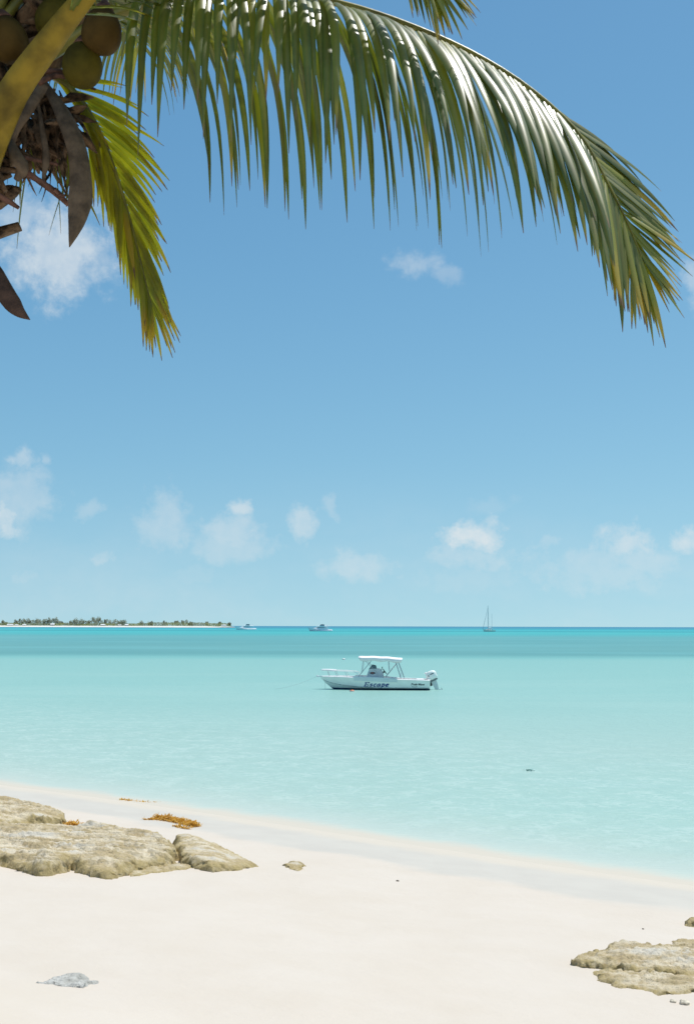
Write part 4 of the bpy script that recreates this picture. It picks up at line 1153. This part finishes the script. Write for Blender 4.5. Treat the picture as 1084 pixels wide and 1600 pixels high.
# ------------------------------------------------------------------ the low island
ID = 3000.0
def ix(px, Y=ID): return P(px, 977, Y).x
msandf = simple("island_sand", (.66, .63, .56), .95, .1, var=.05, scale=.02)
x1 = ix(366); x0 = ix(-330)
mb = MB(); rows = []
for i in range(81):
    u = i / 80; x = x1 + (x0 - x1) * u; end = sstep(0, .08, u); wv = 14 * noise.noise((u * 9, 0, 0))
    rows.append([Vector((x, ID - 10 + wv + 60 * (1 - end), -.6)), Vector((x, ID + 8 + wv + 60 * (1 - end), 1.0 * end + .1)), Vector((x, ID + 26 + wv + 40 * (1 - end), 2.5 * end + .3)), Vector((x, ID + 60, 3.4 * end + .3)), Vector((x, ID + 400, 3.4 * end)), Vector((x, ID + 520, -.6))])
mb.loft(rows); tag(mb.build("island", msandf, smooth=True), "low far island with a bright white sand shore", kind='structure')


def foliage(name, col):
    m, t, b = material(name)
    tc = t.new('ShaderNodeNewGeometry').outputs['Position']
    f = t.noise(tc, .25, 4, .6)
    c = t.mix(t.ramp(f, .3, .7), tuple(k * .72 for k in col), tuple(k * 1.25 for k in col))
    t.put(b, 'Base Color', c); b.inputs['Roughness'].default_value = .8; b.inputs['Specular IOR Level'].default_value = .2
    outn = next(n for n in t.n if n.type == 'OUTPUT_MATERIAL')
    tl = t.new('ShaderNodeBsdfTranslucent'); t.put(tl, 'Color', c)
    mx = t.new('ShaderNodeMixShader'); mx.inputs[0].default_value = .45
    t.l.new(b.outputs[0], mx.inputs[1]); t.l.new(tl.outputs[0], mx.inputs[2]); t.l.new(mx.outputs[0], outn.inputs['Surface'])
    return m


mfol = [foliage("casuarina_needles", (.36, .38, .28)), foliage("green_scrub", (.29, .33, .16)), foliage("grey_green_scrub", (.26, .30, .19))]
mwood = simple("far_trunk", (.16, .13, .10), .9, .2)


def crown_mesh(rnd, w, h, wisp, n=420):
    mb = MB(); lobes = [(rnd.uniform(-.5, .5) * w, rnd.uniform(-.3, .3) * w, rnd.uniform(.32, .92) * h, rnd.uniform(.16, .34)) for _ in range(9)]
    for k in range(n):
        lx, ly, lz, lr = rnd.choice(lobes); r = lr * w
        d = Vector((rnd.gauss(0, 1), rnd.gauss(0, 1), rnd.gauss(0, 1))).normalized() * r * rnd.uniform(.45, 1.05)
        c = Vector((lx, ly, lz)) + Vector((d.x, d.y, d.z * (1 + wisp)))
        if c.z < .12 * h: continue
        s = rnd.uniform(.6, 1.4); a = Vector((rnd.gauss(0, 1), rnd.gauss(0, 1), rnd.gauss(0, .7) + wisp)).normalized() * s * (1 + wisp)
        b2 = a.cross(Vector((rnd.gauss(0, 1), rnd.gauss(0, 1), rnd.gauss(0, 1)))).normalized() * s * .6
        mb.add([c - a, c - b2, c + a, c + b2], [(0, 1, 2, 3)])
    return mb


def far_tree(name, px, Y, w, h, wisp, mat, label, group, seed, cat='tree'):
    rnd = random.Random(seed)
    o = empty(name, (ix(px, Y), Y, 3.2), 0, label, cat, group)
    crown_mesh(rnd, w, h, wisp).build("crown", mat, o)
    mb = MB()
    mb.tube([(0, 0, -.5), (rnd.uniform(-.4, .4), 0, h * .4), (rnd.uniform(-1, 1), 0, h * .8)], [.45, .32, .08], 6)
    for k in range(3): mb.tube([(0, 0, h * rnd.uniform(.2, .45)), (rnd.uniform(-.4, .4) * w, rnd.uniform(-.3, .3) * w, h * rnd.uniform(.55, .85))], [.2, .05], 5)
    mb.build("trunk", mwood, o)


TREES = [(8, 11, 12), (26, 10, 13), (34, 12, 16), (42, 12, 17), (48, 11, 14), (56, 12, 13), (64, 14, 15), (72, 13, 15), (80, 15, 17), (88, 15, 18), (97, 10, 10), (109, 10, 10), (116, 14, 15), (123, 16, 16), (130, 13, 12), (141, 10, 12), (148, 15, 18), (155, 16, 18), (166, 9, 14),
         (176, 14, 14), (185, 14, 14), (193, 12, 12), (222, 11, 10), (236, 10, 10), (258, 8, 12), (276, 9, 11), (288, 11, 12), (298, 9, 12), (322, 8, 9), (343, 7, 9), (358, 7, 7)]
for i, (px, w, h) in enumerate(TREES):
    rnd = random.Random(100 + i)
    far_tree("casuarina_tree", px, ID + 62 + rnd.uniform(0, 60), w * 1.2, h * 1.14, .55, mfol[0], "feathery grey green tree rising above the scrub of the far island", "feathery trees on the far island", 200 + i)
rnd = random.Random(77); mb = MB()       # the unbroken scrub between and below the trees
for k in range(14000):
    px = rnd.uniform(-60, 362); hh = (7.0 + 3.0 * noise.noise((px * .035, 0, 3)) + (3.0 if px > 205 else 0) * sstep(205, 260, px) * sstep(365, 320, px) + 1.2 * noise.noise((px * .2, 1, 3))) * sstep(366, 350, px)
    Y = ID + 46 + rnd.uniform(0, 50); c = Vector((ix(px, Y), Y, 2.8 + rnd.random() ** .8 * max(.6, hh)))
    s = rnd.uniform(.6, 1.5); a = Vector((rnd.gauss(0, 1), rnd.gauss(0, 1), rnd.gauss(0, .6))).normalized() * s; b2 = a.cross(Vector((rnd.gauss(0, 1), rnd.gauss(0, 1), rnd.gauss(0, 1)))).normalized() * s * .7
    mb.add([c - a, c - b2, c + a, c + b2], [(0, 1, 2, 3)], 0 if noise.noise((px * .05, 7, 0)) > 0 else 1)
tag(mb.build("island_scrub", [mfol[1], mfol[2]]), "low green scrub along the shore of the far island", kind='stuff')
mroof = simple("white_roof", (.78, .78, .76), .6, .3, var=.04); mwallh = simple("pale_house_wall", (.58, .55, .50), .8, .2, var=.06)
for px, w, h, lab in ((16, 15, 4.6, "widest white roofed house at the left end of the far island"), (26, 8, 3.6, "small white hut beside the widest house on the far island"), (38, 8, 4.4, "white roofed house under the first tall trees of the far island"), (82, 9, 6.5, "pale house half hidden in green scrub below the tallest trees of the island"),
                      (161, 10, 5.0, "pale house just right of the big dome shaped tree on the island"), (187, 7, 4.0, "tiny pale hut among trees left of the bright white house on the island"), (198, 8, 5.0, "bright white house standing in the gap in the middle of the island trees"), (350, 12, 4.2, "white house near the right tip of the far island")):
    Y = ID + 43; o = empty("beach_house", (ix(px, Y), Y, 2.9), 0, lab, 'house', 'houses on the far island')
    mb = MB(); mb.box((0, 4, h * .32), (w, 7, h * .66)); wl = mb.build("wall", mwallh, o)
    mb = MB(); mb.prism([(-4.2, h * .62), (0, h), (4.2, h * .62), (4.2, h * .58), (-4.2, h * .58)], -w / 2 - .8, w / 2 + .8); rf = mb.build("roof", mroof, o); rf.rotation_euler = (0, 0, R(90)); rf.location = (0, 4, 0)
    for k in range(max(2, int(w / 3))):
        mb = MB(); mb.box((-w / 2 + (k + .5) * w / max(2, int(w / 3)), .48, h * .34), (1.1, .08, 1.2)); mb.build("window", mglassd, wl)
